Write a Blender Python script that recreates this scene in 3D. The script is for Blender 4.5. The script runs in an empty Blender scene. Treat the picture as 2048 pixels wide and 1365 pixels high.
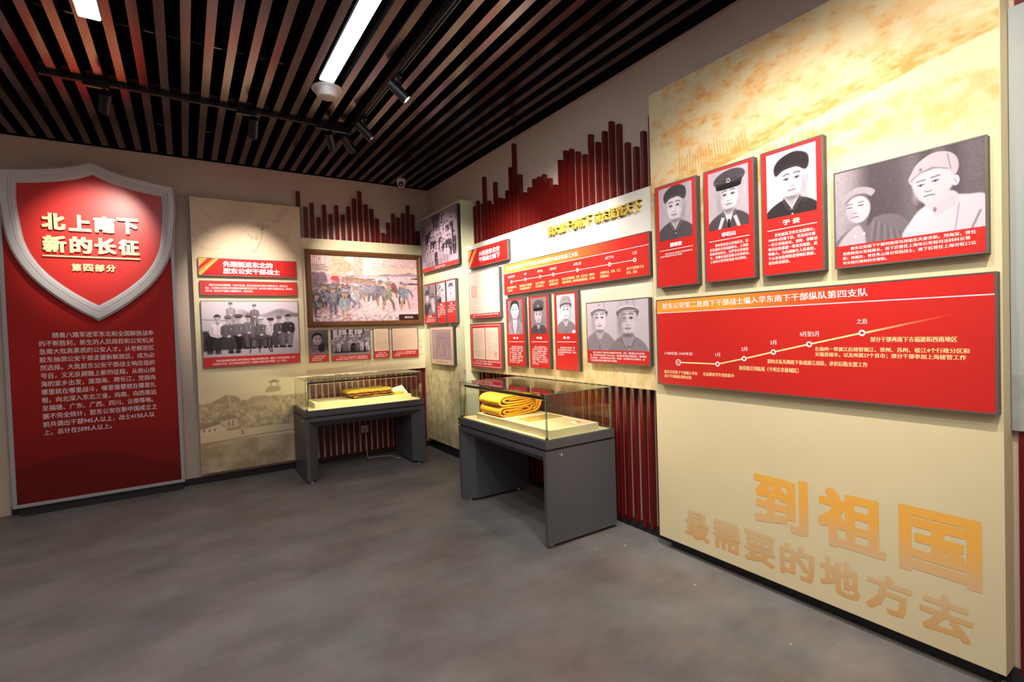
# Exhibition hall corner: shield panel, mural boards, display cases, slatted walls
import bpy, bmesh, math
import numpy as np
from mathutils import Vector, Matrix

sc = bpy.context.scene
COL = sc.collection
RNG = np.random.RandomState(7)

# ------------------------------------------------------------------ camera
cam_d = bpy.data.cameras.new('camera'); cam_d.sensor_width = 36.0
cam_d.lens = 17.618; cam_d.clip_start = 0.05; cam_d.clip_end = 60
cam = bpy.data.objects.new('camera', cam_d); COL.objects.link(cam); sc.camera = cam
right = Vector((0.83659561, -0.54684898, -0.03261867))
up = Vector((0.03977049, 0.00124162, 0.99920807))
back = Vector((-0.54637541, -0.83723035, 0.02278718))
cam.matrix_world = Matrix(((right.x, up.x, back.x, 0.0), (right.y, up.y, back.y, 0.0),
                           (right.z, up.z, back.z, 1.6), (0, 0, 0, 1)))
# ------------------------------------------------------------------ world, exposure
w = bpy.data.worlds.new('world'); sc.world = w; w.use_nodes = True
w.node_tree.nodes['Background'].inputs[0].default_value = (0.9, 0.95, 1.0, 1)
w.node_tree.nodes['Background'].inputs[1].default_value = 0.02
sc.view_settings.view_transform = 'Standard'; sc.view_settings.look = 'None'
sc.view_settings.gamma = 1.0; sc.view_settings.use_curve_mapping = False
sc.view_settings.exposure = 0.0

SPOT_W = 310.0
LAMP_E = 22.0
CASE_W = 12.0

def area(name, loc, rot, sx, sy, power, col):
    l = bpy.data.lights.new(name, 'AREA'); l.shape = 'RECTANGLE'; l.size = sx; l.size_y = sy
    l.energy = power; l.color = col
    o = bpy.data.objects.new(name, l); o.location = loc; o.rotation_euler = rot; COL.objects.link(o)
    return o
# unseen fill lights added overhead, standing for further hall lamps beyond the frame
for (x, y, p) in ((-2.9, 3.6, 14), (-2.9, 0.3, 26), (1.0, -1.6, 30), (-0.9, -1.6, 30), (0.35, 0.4, 50)):
    area('hall_fill', (x, y, 3.5), (0, 0, 0), 0.3, 1.8, p, (1.0, 0.93, 0.86))

def spot_lamp(name, loc, target, power, col, size=62, blend=1.0, radius=0.025):
    l = bpy.data.lights.new(name, 'SPOT'); l.energy = power; l.color = col
    l.spot_size = math.radians(size); l.spot_blend = blend; l.shadow_soft_size = radius
    o = bpy.data.objects.new(name, l); o.location = loc
    d = Vector(target) - Vector(loc); o.rotation_euler = d.to_track_quat('-Z', 'Y').to_euler()
    COL.objects.link(o); return o
WARM = (1.0, 0.90, 0.78)

# ------------------------------------------------------------------ materials
def s2l(c):
    c = np.asarray(c, float)
    return np.where(c <= 0.04045, c / 12.92, ((c + 0.055) / 1.055) ** 2.4)
def lin(c): return tuple(float(v) for v in s2l(c)) + (1.0,)
MATS = {}
def mat(name, col, rough=0.5, metal=0.0, spec=0.5, var=0.0, scale=8.0, bump=0.0, bscale=60.0, emit=0.0, coat=0.0):
    if name in MATS: return MATS[name]
    m = bpy.data.materials.new(name); m.use_nodes = True; nt = m.node_tree; b = nt.nodes['Principled BSDF']
    c = lin(col); b.inputs['Base Color'].default_value = c
    b.inputs['Roughness'].default_value = rough; b.inputs['Metallic'].default_value = metal
    b.inputs['Specular IOR Level'].default_value = spec
    if coat: b.inputs['Coat Weight'].default_value = coat; b.inputs['Coat Roughness'].default_value = 0.15
    if emit:
        b.inputs['Emission Color'].default_value = c; b.inputs['Emission Strength'].default_value = emit
    tc = nt.nodes.new('ShaderNodeTexCoord')
    if var:
        n = nt.nodes.new('ShaderNodeTexNoise'); n.inputs['Scale'].default_value = scale; n.inputs['Detail'].default_value = 6
        nt.links.new(tc.outputs['Object'], n.inputs['Vector'])
        r = nt.nodes.new('ShaderNodeValToRGB')
        r.color_ramp.elements[0].position = 0.3; r.color_ramp.elements[1].position = 0.7
        r.color_ramp.elements[0].color = tuple(max(0, v * (1 - var)) for v in c[:3]) + (1,)
        r.color_ramp.elements[1].color = tuple(min(1, v * (1 + var)) for v in c[:3]) + (1,)
        nt.links.new(n.outputs['Fac'], r.inputs['Fac']); nt.links.new(r.outputs['Color'], b.inputs['Base Color'])
    if bump:
        n2 = nt.nodes.new('ShaderNodeTexNoise'); n2.inputs['Scale'].default_value = bscale; n2.inputs['Detail'].default_value = 4
        nt.links.new(tc.outputs['Object'], n2.inputs['Vector'])
        bp = nt.nodes.new('ShaderNodeBump'); bp.inputs['Strength'].default_value = bump; bp.inputs['Distance'].default_value = 0.004
        nt.links.new(n2.outputs['Fac'], bp.inputs['Height']); nt.links.new(bp.outputs['Normal'], b.inputs['Normal'])
    MATS[name] = m; return m

def print_mat(name, rough=0.5, spec=0.2):
    m = bpy.data.materials.new(name); m.use_nodes = True; nt = m.node_tree; b = nt.nodes['Principled BSDF']
    a = nt.nodes.new('ShaderNodeAttribute'); a.attribute_name = 'ink'
    n = nt.nodes.new('ShaderNodeTexNoise'); n.inputs['Scale'].default_value = 420; tc = nt.nodes.new('ShaderNodeTexCoord')
    nt.links.new(tc.outputs['Object'], n.inputs['Vector'])
    mx = nt.nodes.new('ShaderNodeMix'); mx.data_type = 'RGBA'; mx.blend_type = 'OVERLAY'; mx.inputs['Factor'].default_value = 0.12
    nt.links.new(a.outputs['Color'], mx.inputs[6]); nt.links.new(n.outputs['Fac'], mx.inputs[7])
    nt.links.new(mx.outputs[2], b.inputs['Base Color'])
    b.inputs['Roughness'].default_value = rough; b.inputs['Specular IOR Level'].default_value = spec
    return m
M_PRINT = print_mat('printed_film'); M_MURAL = print_mat('mural_print', 0.6, 0.25)
M_WALL = mat('wall_paint', (0.80, 0.72, 0.67), 0.75, spec=0.2, var=0.04, scale=2, bump=0.12, bscale=160)
M_FLOOR = mat('floor_vinyl', (0.415, 0.395, 0.385), 0.52, spec=0.35)
M_BLACK = mat('ceiling_black', (0.07, 0.075, 0.085), 0.8, spec=0.1)
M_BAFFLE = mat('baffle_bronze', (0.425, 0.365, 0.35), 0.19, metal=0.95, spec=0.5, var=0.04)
M_BAFSIDE = mat('baffle_side', (0.085, 0.09, 0.10), 0.55, spec=0.3)  # louvre sides blackened to stand for unlit faces; rails and ducts share it
M_SLAT = mat('slat_red_lacquer', (0.375, 0.048, 0.04), 0.30, spec=0.5, var=0.12, scale=20, bump=0.05, bscale=30)
M_BASE = mat('baseboard_dark', (0.17, 0.175, 0.19), 0.5, spec=0.3)
M_PAN = mat('panel_cream', (0.90, 0.845, 0.70), 0.62, spec=0.25, var=0.02, scale=3)
M_PANY = mat('panel_yellow_cream', (0.865, 0.81, 0.655), 0.62, spec=0.25, var=0.02, scale=3)
M_PANW = mat('panel_white', (0.87, 0.85, 0.80), 0.62, spec=0.25, var=0.02, scale=3)
M_PANG = mat('panel_green_cream', (0.87, 0.87, 0.72), 0.62, spec=0.25, var=0.02, scale=3)
M_FRAME = mat('frame_grey_metal', (0.44, 0.43, 0.42), 0.4, metal=0.5, spec=0.5)
M_FSIDE = mat('frame_dark_side', (0.30, 0.29, 0.27), 0.5, metal=0.2)
M_RED = mat('board_red', (0.78, 0.155, 0.135), 0.36, spec=0.5)
M_REDP = mat('tall_panel_red', (0.68, 0.11, 0.10), 0.45, spec=0.4)
M_WHITE = mat('ink_white', (0.95, 0.93, 0.93), 0.5)
M_PALE = mat('ink_pale_yellow', (0.97, 0.87, 0.62), 0.5)
M_GOLD = mat('gold_letter', (0.87, 0.74, 0.33), 0.4, metal=0.0, spec=0.5)
M_GOLD2 = mat('pale_gold_letter', (0.96, 0.88, 0.66), 0.35, metal=0.2, spec=0.6)
M_SILVER = mat('moulding_silver', (0.80, 0.79, 0.80), 0.42, metal=0.0, spec=0.5)
M_GROOVE = mat('moulding_groove', (0.30, 0.22, 0.22), 0.5)
M_CASE = mat('case_grey_paint', (0.335, 0.335, 0.355), 0.42, spec=0.4, bump=0.05, bscale=300)
M_CASED = mat('case_dark_groove', (0.13, 0.12, 0.125), 0.6)
M_DECK = mat('deck_cream', (0.88, 0.84, 0.68), 0.5)
M_GEDGE = mat('glass_edge_green', (0.30, 0.52, 0.42), 0.15, spec=0.8)
M_BAR = mat('case_bar_dark', (0.14, 0.12, 0.115), 0.4)
M_CHROME = mat('chrome', (0.85, 0.85, 0.85), 0.15, metal=1.0)
M_DARK = mat('fixture_black', (0.09, 0.09, 0.10), 0.35, spec=0.5)
M_PLAST = mat('plastic_white', (0.86, 0.83, 0.82), 0.45)
M_YEL = mat('blanket_yellow', (0.88, 0.63, 0.17), 0.9, spec=0.1, var=0.08, scale=90, bump=0.5, bscale=500)
M_MUST = mat('quilt_mustard', (0.50, 0.43, 0.155), 0.9, spec=0.1, var=0.15, scale=40, bump=0.4, bscale=300)
M_LINING = mat('quilt_lining', (0.42, 0.23, 0.19), 0.9, spec=0.1, var=0.2, scale=60)
M_PAPER = mat('paper_white', (0.93, 0.90, 0.82), 0.6)
M_LABEL = mat('label_white', (0.97, 0.95, 0.88), 0.4)
M_LEATHER = mat('leather_ochre', (0.86, 0.60, 0.14), 0.5, bump=0.2, bscale=80)
M_LAMP = mat('lamp_diffuser', (0.90, 0.96, 1.0), 0.5, emit=LAMP_E)
M_LENS = mat('spot_lens', (1.0, 0.92, 0.86), 0.3, emit=6.0)
M_LED = mat('led_strip', (1.0, 0.86, 0.52), 0.4, emit=2.0)

def glass_mat():
    m = bpy.data.materials.new('case_glass'); m.use_nodes = True; nt = m.node_tree; nt.nodes.clear()
    o = nt.nodes.new('ShaderNodeOutputMaterial'); mx = nt.nodes.new('ShaderNodeMixShader')
    t = nt.nodes.new('ShaderNodeBsdfTransparent'); t.inputs[0].default_value = (0.965, 0.985, 0.97, 1)
    g = nt.nodes.new('ShaderNodeBsdfGlossy'); g.inputs['Roughness'].default_value = 0.0
    lw = nt.nodes.new('ShaderNodeLayerWeight'); lw.inputs[0].default_value = 0.5
    p = nt.nodes.new('ShaderNodeMath'); p.operation = 'POWER'; p.inputs[1].default_value = 5.0
    f = nt.nodes.new('ShaderNodeMath'); f.operation = 'MULTIPLY_ADD'; f.inputs[1].default_value = 0.96; f.inputs[2].default_value = 0.04
    nt.links.new(lw.outputs['Facing'], p.inputs[0]); nt.links.new(p.outputs[0], f.inputs[0]); nt.links.new(f.outputs[0], mx.inputs[0]); nt.links.new(t.outputs[0], mx.inputs[1]); nt.links.new(g.outputs[0], mx.inputs[2])
    nt.links.new(mx.outputs[0], o.inputs[0]); return m
M_GLASS = glass_mat()

def wood_mat():
    m = bpy.data.materials.new('frame_walnut'); m.use_nodes = True; nt = m.node_tree; b = nt.nodes['Principled BSDF']
    tc = nt.nodes.new('ShaderNodeTexCoord'); mp = nt.nodes.new('ShaderNodeMapping'); mp.inputs['Scale'].default_value = (3, 40, 14)
    n = nt.nodes.new('ShaderNodeTexNoise'); n.inputs['Scale'].default_value = 3; n.inputs['Detail'].default_value = 8
    r = nt.nodes.new('ShaderNodeValToRGB'); r.color_ramp.elements[0].color = lin((0.27, 0.16, 0.08)); r.color_ramp.elements[1].color = lin((0.50, 0.32, 0.17))
    nt.links.new(tc.outputs['Object'], mp.inputs[0]); nt.links.new(mp.outputs[0], n.inputs['Vector'])
    nt.links.new(n.outputs['Fac'], r.inputs[0]); nt.links.new(r.outputs[0], b.inputs['Base Color'])
    b.inputs['Roughness'].default_value = 0.33; return m
M_WOOD = wood_mat()

def floor_nodes():
    nt = M_FLOOR.node_tree; b = nt.nodes['Principled BSDF']; tc = nt.nodes.new('ShaderNodeTexCoord')
    n = nt.nodes.new('ShaderNodeTexNoise'); n.inputs['Scale'].default_value = 1.6; n.inputs['Detail'].default_value = 9; n.inputs['Roughness'].default_value = 0.62
    n2 = nt.nodes.new('ShaderNodeTexNoise'); n2.inputs['Scale'].default_value = 2.3; n2.inputs['Detail'].default_value = 5
    mp = nt.nodes.new('ShaderNodeMapping'); mp.inputs['Scale'].default_value = (1, 1.4, 1); mp.inputs['Location'].default_value = (3, 7, 0)
    nt.links.new(tc.outputs['Object'], mp.inputs[0]); nt.links.new(mp.outputs[0], n.inputs['Vector']); nt.links.new(tc.outputs['Object'], n2.inputs['Vector'])
    r = nt.nodes.new('ShaderNodeValToRGB'); e = r.color_ramp.elements
    e[0].position = 0.32; e[0].color = lin((0.43, 0.41, 0.40)); e[1].position = 0.68; e[1].color = lin((0.56, 0.545, 0.535))
    r2 = nt.nodes.new('ShaderNodeValToRGB'); e = r2.color_ramp.elements
    e[0].position = 0.35; e[0].color = (0.93, 1.0, 1.01, 1); e[1].position = 0.65; e[1].color = (1.06, 0.985, 0.96, 1)
    mx = nt.nodes.new('ShaderNodeMix'); mx.data_type = 'RGBA'; mx.blend_type = 'MULTIPLY'; mx.inputs['Factor'].default_value = 1
    nt.links.new(n.outputs['Fac'], r.inputs[0]); nt.links.new(n2.outputs['Fac'], r2.inputs[0])
    nt.links.new(r.outputs[0], mx.inputs[6]); nt.links.new(r2.outputs[0], mx.inputs[7]); nt.links.new(mx.outputs[2], b.inputs['Base Color'])
    n3 = nt.nodes.new('ShaderNodeTexNoise'); n3.inputs['Scale'].default_value = 5; n3.inputs['Detail'].default_value = 6
    mr = nt.nodes.new('ShaderNodeMapRange'); mr.inputs['To Min'].default_value = 0.42; mr.inputs['To Max'].default_value = 0.62
    nt.links.new(tc.outputs['Object'], n3.inputs['Vector']); nt.links.new(n3.outputs['Fac'], mr.inputs[0]); nt.links.new(mr.outputs[0], b.inputs['Roughness'])
floor_nodes()

# ------------------------------------------------------------------ mesh helpers
def link(name, me, m, parent=None):
    o = bpy.data.objects.new(name, me); COL.objects.link(o)
    if m is not None:
        for q in (m if isinstance(m, (list, tuple)) else [m]): me.materials.append(q)
    if parent is not None: o.parent = parent
    return o
def tag(o, label=None, cat=None, group=None, kind=None):
    if label: o['label'] = label
    if cat: o['category'] = cat
    if group: o['group'] = group
    if kind: o['kind'] = kind
    return o
def thing(name, label, cat, loc=(0, 0, 0), rz=0.0, group=None):
    o = bpy.data.objects.new(name, None); o.empty_display_size = 0.1; COL.objects.link(o)
    o.location = loc; o.rotation_euler = (0, 0, rz)
    return tag(o, label, cat, group)
class MB:
    def __init__(s): s.v = []; s.f = []; s.m = []
    def face(s, pts, mi=0):
        n = len(s.v); s.v += [tuple(p) for p in pts]; s.f.append(tuple(range(n, n + len(pts)))); s.m.append(mi)
    def box(s, a, b, mi=0, mis=None):
        x0, y0, z0 = a; x1, y1, z1 = b
        if x0 > x1: x0, x1 = x1, x0
        if y0 > y1: y0, y1 = y1, y0
        if z0 > z1: z0, z1 = z1, z0
        n = len(s.v)
        s.v += [(x0, y0, z0), (x1, y0, z0), (x1, y1, z0), (x0, y1, z0), (x0, y0, z1), (x1, y0, z1), (x1, y1, z1), (x0, y1, z1)]
        fs = [(0, 3, 2, 1), (4, 5, 6, 7), (0, 1, 5, 4), (1, 2, 6, 5), (2, 3, 7, 6), (3, 0, 4, 7)]  # bottom top front right back left
        for k, q in enumerate(fs): s.f.append(tuple(n + i for i in q)); s.m.append(mis[k] if mis else mi)
    def tube(s, pts, r, n=8, mi=0, caps=True):
        pts = [Vector(p) for p in pts]; rings = []
        rr = r if isinstance(r, (list, tuple)) else [r] * len(pts)
        prev = None
        for i, p in enumerate(pts):
            d = (pts[min(i + 1, len(pts) - 1)] - pts[max(i - 1, 0)]).normalized()
            a = prev if prev is not None else (Vector((0, 0, 1)) if abs(d.z) < 0.9 else Vector((1, 0, 0)))
            u = (a - d * a.dot(d)).normalized(); prev = u; w_ = d.cross(u)
            base = len(s.v)
            for k in range(n):
                t = 2 * math.pi * k / n; s.v.append(tuple(p + (u * math.cos(t) + w_ * math.sin(t)) * rr[i]))
            rings.append(base)
        for a, b in zip(rings, rings[1:]):
            for k in range(n): s.f.append((a + k, a + (k + 1) % n, b + (k + 1) % n, b + k)); s.m.append(mi)
        if caps:
            s.f.append(tuple(rings[0] + k for k in reversed(range(n)))); s.m.append(mi)
            s.f.append(tuple(rings[-1] + k for k in range(n))); s.m.append(mi)
    def mesh(s, name, smooth=False):
        me = bpy.data.meshes.new(name); me.from_pydata(s.v, [], s.f); me.update()
        me.polygons.foreach_set('material_index', s.m)
        if smooth: me.polygons.foreach_set('use_smooth', [True] * len(s.f))
        return me
    def build(s, name, m, parent=None, smooth=False): return link(name, s.mesh(name, smooth), m, parent)
def bevel(o, w_=0.002, seg=2):
    md = o.modifiers.new('bevel', 'BEVEL'); md.width = w_; md.segments = seg; md.limit_method = 'ANGLE'; md.angle_limit = math.radians(50)
    return o
def boxo(name, a, b, m, parent=None, bev=0):
    mb = MB(); mb.box(a, b); o = mb.build(name, m, parent)
    if bev: bevel(o, bev)
    return o

# ------------------------------------------------------------------ print canvas (printed pictures as coloured grids)
def fbm(ny, nx, cy, cx, octv=4, seed=0, pers=0.55):
    r = np.random.RandomState(seed); out = np.zeros((ny, nx)); amp = 1.0; tot = 0
    for k in range(octv):
        gy, gx = max(2, int(cy * 2 ** k) + 1), max(2, int(cx * 2 ** k) + 1)
        g = r.rand(gy + 1, gx + 1)
        yy = np.linspace(0, gy - 1e-6, ny); xx = np.linspace(0, gx - 1e-6, nx)
        yi = yy.astype(int); xi = xx.astype(int); fy = (yy - yi)[:, None]; fx = (xx - xi)[None, :]
        fy = fy * fy * (3 - 2 * fy); fx = fx * fx * (3 - 2 * fx)
        a = g[np.ix_(yi, xi)]; b = g[np.ix_(yi, xi + 1)]; c = g[np.ix_(yi + 1, xi)]; d = g[np.ix_(yi + 1, xi + 1)]
        out += amp * ((a * (1 - fx) + b * fx) * (1 - fy) + (c * (1 - fx) + d * fx) * fy); tot += amp; amp *= pers
    return out / tot
class Can:
    def __init__(s, w_, h, nx, bg=(0.9, 0.9, 0.9)):
        s.w = w_; s.h = h; s.nx = nx; s.ny = max(2, int(round(nx * h / w_)))
        s.xs = np.linspace(0, w_, s.nx); s.ys = np.linspace(0, h, s.ny); s.px = w_ / (nx - 1)
        s.img = np.zeros((s.ny, s.nx, 3)) + np.array(bg if not np.isscalar(bg) else (bg, bg, bg))
    def win(s, x0, x1, y0, y1):
        i0, i1 = np.searchsorted(s.xs, [x0, x1]); j0, j1 = np.searchsorted(s.ys, [y0, y1])
        return slice(max(j0 - 1, 0), j1 + 1), slice(max(i0 - 1, 0), i1 + 1)
    def put(s, sl, m, col, a=1.0):
        col = np.array((col,) * 3 if np.isscalar(col) else col)
        m = (np.clip(m, 0, 1) * a)[..., None]; s.img[sl] = s.img[sl] * (1 - m) + col * m
    def ell(s, cx, cy, rx, ry, col, soft=None, ang=0, a=1.0):
        soft = soft or s.px * 1.2; R = max(rx, ry) + soft; sl = s.win(cx - R, cx + R, cy - R, cy + R)
        X, Y = np.meshgrid(s.xs[sl[1]], s.ys[sl[0]])
        if X.size == 0: return
        t = math.radians(ang); dx = X - cx; dy = Y - cy; u = dx * math.cos(t) + dy * math.sin(t); v = -dx * math.sin(t) + dy * math.cos(t)
        d = (np.sqrt((u / rx) ** 2 + (v / ry) ** 2) - 1) * min(rx, ry); s.put(sl, 0.5 - d / soft, col, a)
    def poly(s, pts, col, soft=None, a=1.0):
        soft = soft or s.px * 1.2; P = np.array(pts, float); sl = s.win(P[:, 0].min() - soft, P[:, 0].max() + soft, P[:, 1].min() - soft, P[:, 1].max() + soft)
        X, Y = np.meshgrid(s.xs[sl[1]], s.ys[sl[0]])
        if X.size == 0: return
        ins = np.zeros(X.shape, bool); dm = np.full(X.shape, 1e9)
        for k in range(len(P)):
            ax, ay = P[k]; bx, by = P[(k + 1) % len(P)]; ex, ey = bx - ax, by - ay
            t = np.clip(((X - ax) * ex + (Y - ay) * ey) / (ex * ex + ey * ey + 1e-12), 0, 1)
            dm = np.minimum(dm, (X - ax - t * ex) ** 2 + (Y - ay - t * ey) ** 2)
            if ay != by: ins ^= ((Y < ay) != (Y < by)) & (X < ax + (Y - ay) * ex / ey)
        d = np.sqrt(dm) * np.where(ins, -1, 1); s.put(sl, 0.5 - d / soft, col, a)
    def blob(s, pts, col, soft=None, a=1.0, n=5):
        P = [np.array(p, float) for p in pts]; out = []; M = len(P)
        for i in range(M):
            a0, b, c, d = P[i - 1], P[i], P[(i + 1) % M], P[(i + 2) % M]
            for k in range(n):
                f = k / n; out.append(0.5 * ((2 * b) + (-a0 + c) * f + (2 * a0 - 5 * b + 4 * c - d) * f * f + (-a0 + 3 * b - 3 * c + d) * f ** 3))
        s.poly(out, col, soft, a)
    def line(s, pts, wd, col, soft=None, a=1.0):
        soft = soft or s.px * 1.2; P = np.array(pts, float); R = wd + soft
        sl = s.win(P[:, 0].min() - R, P[:, 0].max() + R, P[:, 1].min() - R, P[:, 1].max() + R)
        X, Y = np.meshgrid(s.xs[sl[1]], s.ys[sl[0]])
        if X.size == 0: return
        dm = np.full(X.shape, 1e9)
        for k in range(len(P) - 1):
            ax, ay = P[k]; ex, ey = P[k + 1] - P[k]
            t = np.clip(((X - ax) * ex + (Y - ay) * ey) / (ex * ex + ey * ey + 1e-12), 0, 1)
            dm = np.minimum(dm, (X - ax - t * ex) ** 2 + (Y - ay - t * ey) ** 2)
        s.put(sl, 0.5 - (np.sqrt(dm) - wd / 2) / soft, col, a)
    def all(s, m, col): s.put((slice(None), slice(None)), m, col)
    def noise(s, cy, cx, octv=4, seed=0): return fbm(s.ny, s.nx, cy, cx, octv, seed)
    def tone(s, lo=(0.05, 0.03, 0.035), hi=(0.93, 0.87, 0.92)):
        g = np.clip((s.img[..., :1] - 0.06) * 1.06, 0, 1); s.img = np.array(lo) * (1 - g) + np.array(hi) * g; return s
def canvas_obj(name, C, x0, x1, z0, z1, y, parent, m=None):
    """grid in the local XZ plane, facing -Y, coloured per vertex"""
    xs = np.linspace(x0, x1, C.nx); zs = np.linspace(z1, z0, C.ny)
    X, Z = np.meshgrid(xs, zs); co = np.stack([X, np.full_like(X, y), Z], -1).reshape(-1, 3)
    idx = np.arange(C.nx * C.ny).reshape(C.ny, C.nx)
    q = np.stack([idx[1:, :-1], idx[1:, 1:], idx[:-1, 1:], idx[:-1, :-1]], -1).reshape(-1)
    me = bpy.data.meshes.new(name); nf = (C.nx - 1) * (C.ny - 1)
    me.vertices.add(len(co)); me.vertices.foreach_set('co', co.ravel())
    me.loops.add(nf * 4); me.loops.foreach_set('vertex_index', q)
    me.polygons.add(nf); me.polygons.foreach_set('loop_start', np.arange(nf) * 4)
    me.update(calc_edges=True)
    at = me.color_attributes.new('ink', 'FLOAT_COLOR', 'POINT')
    rgba = np.ones((len(co), 4)); rgba[:, :3] = s2l(np.clip(C.img.reshape(-1, 3), 0, 1)); at.data.foreach_set('color', rgba.ravel())
    return link(name, me, m or M_PRINT, parent)

# ------------------------------------------------------------------ lettering
def lettering(parent, txt, x0, x1, z0, z1, m, y, bold=0.0, ext=0.0, name='lettering', lh=1.35, keep=False, res=2, mirror=False):
    """text mesh fitted to the box x0..x1, z0..z1 of the parent's local XZ plane"""
    cu = bpy.data.curves.new(name, 'FONT'); cu.body = txt; cu.resolution_u = res; cu.space_line = lh
    to = bpy.data.objects.new(name, cu); COL.objects.link(to)
    dg = bpy.context.evaluated_depsgraph_get(); dg.update()
    me = bpy.data.meshes.new_from_object(to.evaluated_get(dg)); bpy.data.objects.remove(to); bpy.data.curves.remove(cu)
    if bold:   # heavier strokes: the glyph repeated at small offsets in the same plane
        n = len(me.vertices); co = np.empty(n * 3); me.vertices.foreach_get('co', co); co = co.reshape(-1, 3)
        nl = len(me.loops); li = np.empty(nl, int); me.loops.foreach_get('vertex_index', li)
        nf = len(me.polygons); ls = np.empty(nf, int); me.polygons.foreach_get('loop_start', ls)
        b_ = bold; k_ = [(0, 0), (b_, b_ * .8), (-b_, b_ * .8), (b_, -b_ * .8), (-b_, -b_ * .8)] if bold > 0.03 else ([(b_, 0), (-b_, 0)] if bold > 0.012 else [(0, 0), (b_ * 1.6, 0)])
        if bold > 0.03: k_ += [(0, b_ * .9), (0, -b_ * .9), (b_, 0), (-b_, 0)]
        m2 = bpy.data.meshes.new(name); m2.vertices.add(n * len(k_)); m2.vertices.foreach_set('co', np.concatenate([co + np.array((dx, dy, 0.00006 * q)) for q, (dx, dy) in enumerate(k_)]).ravel())
        m2.loops.add(nl * len(k_)); m2.loops.foreach_set('vertex_index', np.concatenate([li + n * q for q in range(len(k_))]))
        m2.polygons.add(nf * len(k_)); m2.polygons.foreach_set('loop_start', np.concatenate([ls + nl * q for q in range(len(k_))])); m2.update(calc_edges=True)
        bpy.data.meshes.remove(me); me = m2
    n = len(me.vertices); co = np.empty(n * 3); me.vertices.foreach_get('co', co); co = co.reshape(-1, 3)
    a, b = co.min(0), co.max(0); sx = (x1 - x0) / (b[0] - a[0]); sz = (z1 - z0) / (b[1] - a[1])
    if keep: sx = sz = min(sx, sz)
    out = np.empty_like(co); out[:, 0] = x0 + (co[:, 0] - a[0]) * sx; out[:, 2] = z0 + (co[:, 1] - a[1]) * sz; out[:, 1] = y - co[:, 2]
    if keep == 'c': out[:, 0] += ((x1 - x0) - (b[0] - a[0]) * sx) / 2
    if ext:
        bm = bmesh.new(); me.vertices.foreach_set('co', out.ravel()); bm.from_mesh(me)
        bmesh.ops.remove_doubles(bm, verts=bm.verts, dist=1e-5)
        g = bmesh.ops.extrude_face_region(bm, geom=bm.faces[:])
        for v in [e for e in g['geom'] if isinstance(e, bmesh.types.BMVert)]: v.co.y -= ext
        bmesh.ops.recalc_face_normals(bm, faces=bm.faces); bm.to_mesh(me); bm.free()
    else: me.vertices.foreach_set('co', out.ravel())
    me.polygons.foreach_set('use_smooth', [False] * len(me.polygons)); me.update(); me.name = name
    while len(me.materials): me.materials.pop()
    return link(name, me, m, parent)

RZ_R = -math.pi / 2
def place(wall, a, plane, z):
    """origin at the left lower corner seen from the room, local -Y points into the room"""
    return ((plane, a, z), RZ_R) if wall == 'R' else ((a, plane, z), 0.0)
def board(name, label, cat, wall, a0, a1, z0, z1, mount, front, face=None, group=None, rim=0.007, side=None, fm=None):
    mount -= 0.0009; loc, rz = place(wall, a0, mount, z0); W = abs(a1 - a0); H = z1 - z0; T = abs(mount - front)
    t = thing(name, label, cat, loc, rz, group)
    mb = MB(); mb.box((0.001, 0, 0.001), (W - 0.001, -T + 0.002, H - 0.001)); mb.build('backing_box', side or M_FSIDE, t)
    mb = MB()
    for (a, b) in (((0, 0), (W, rim)), ((0, H - rim), (W, H)), ((0, rim), (rim, H - rim)), ((W - rim, rim), (W, H - rim))):
        mb.box((a[0], -T + 0.009, a[1]), (b[0], -T, b[1]))
    mb.build('frame', fm or M_FRAME, t)
    if face is not None:
        if isinstance(face, Can): canvas_obj('print', face, rim, W - rim, rim, H - rim, -T + 0.0012, t)
        else: boxo('face_panel', (rim, -T + 0.0025, rim), (W - rim, -T + 0.0012, H - rim), face, t)
    t['_'] = 0; del t['_']
    return t, W, H, -T + 0.0006
def ring_mb(mb, cx, cz, r0, r1, y, n=20, mi=0):
    for k in range(n):
        a, b = 2 * math.pi * k / n, 2 * math.pi * (k + 1) / n
        p = lambda r, t: (cx + r * math.cos(t), y, cz + r * math.sin(t))
        if r0 > 0: mb.face([p(r0, a), p(r1, a), p(r1, b), p(r0, b)][::-1], mi)
        else: mb.face([p(r1, a), p(r1, b), (cx, y, cz)][::-1], mi)

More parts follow.
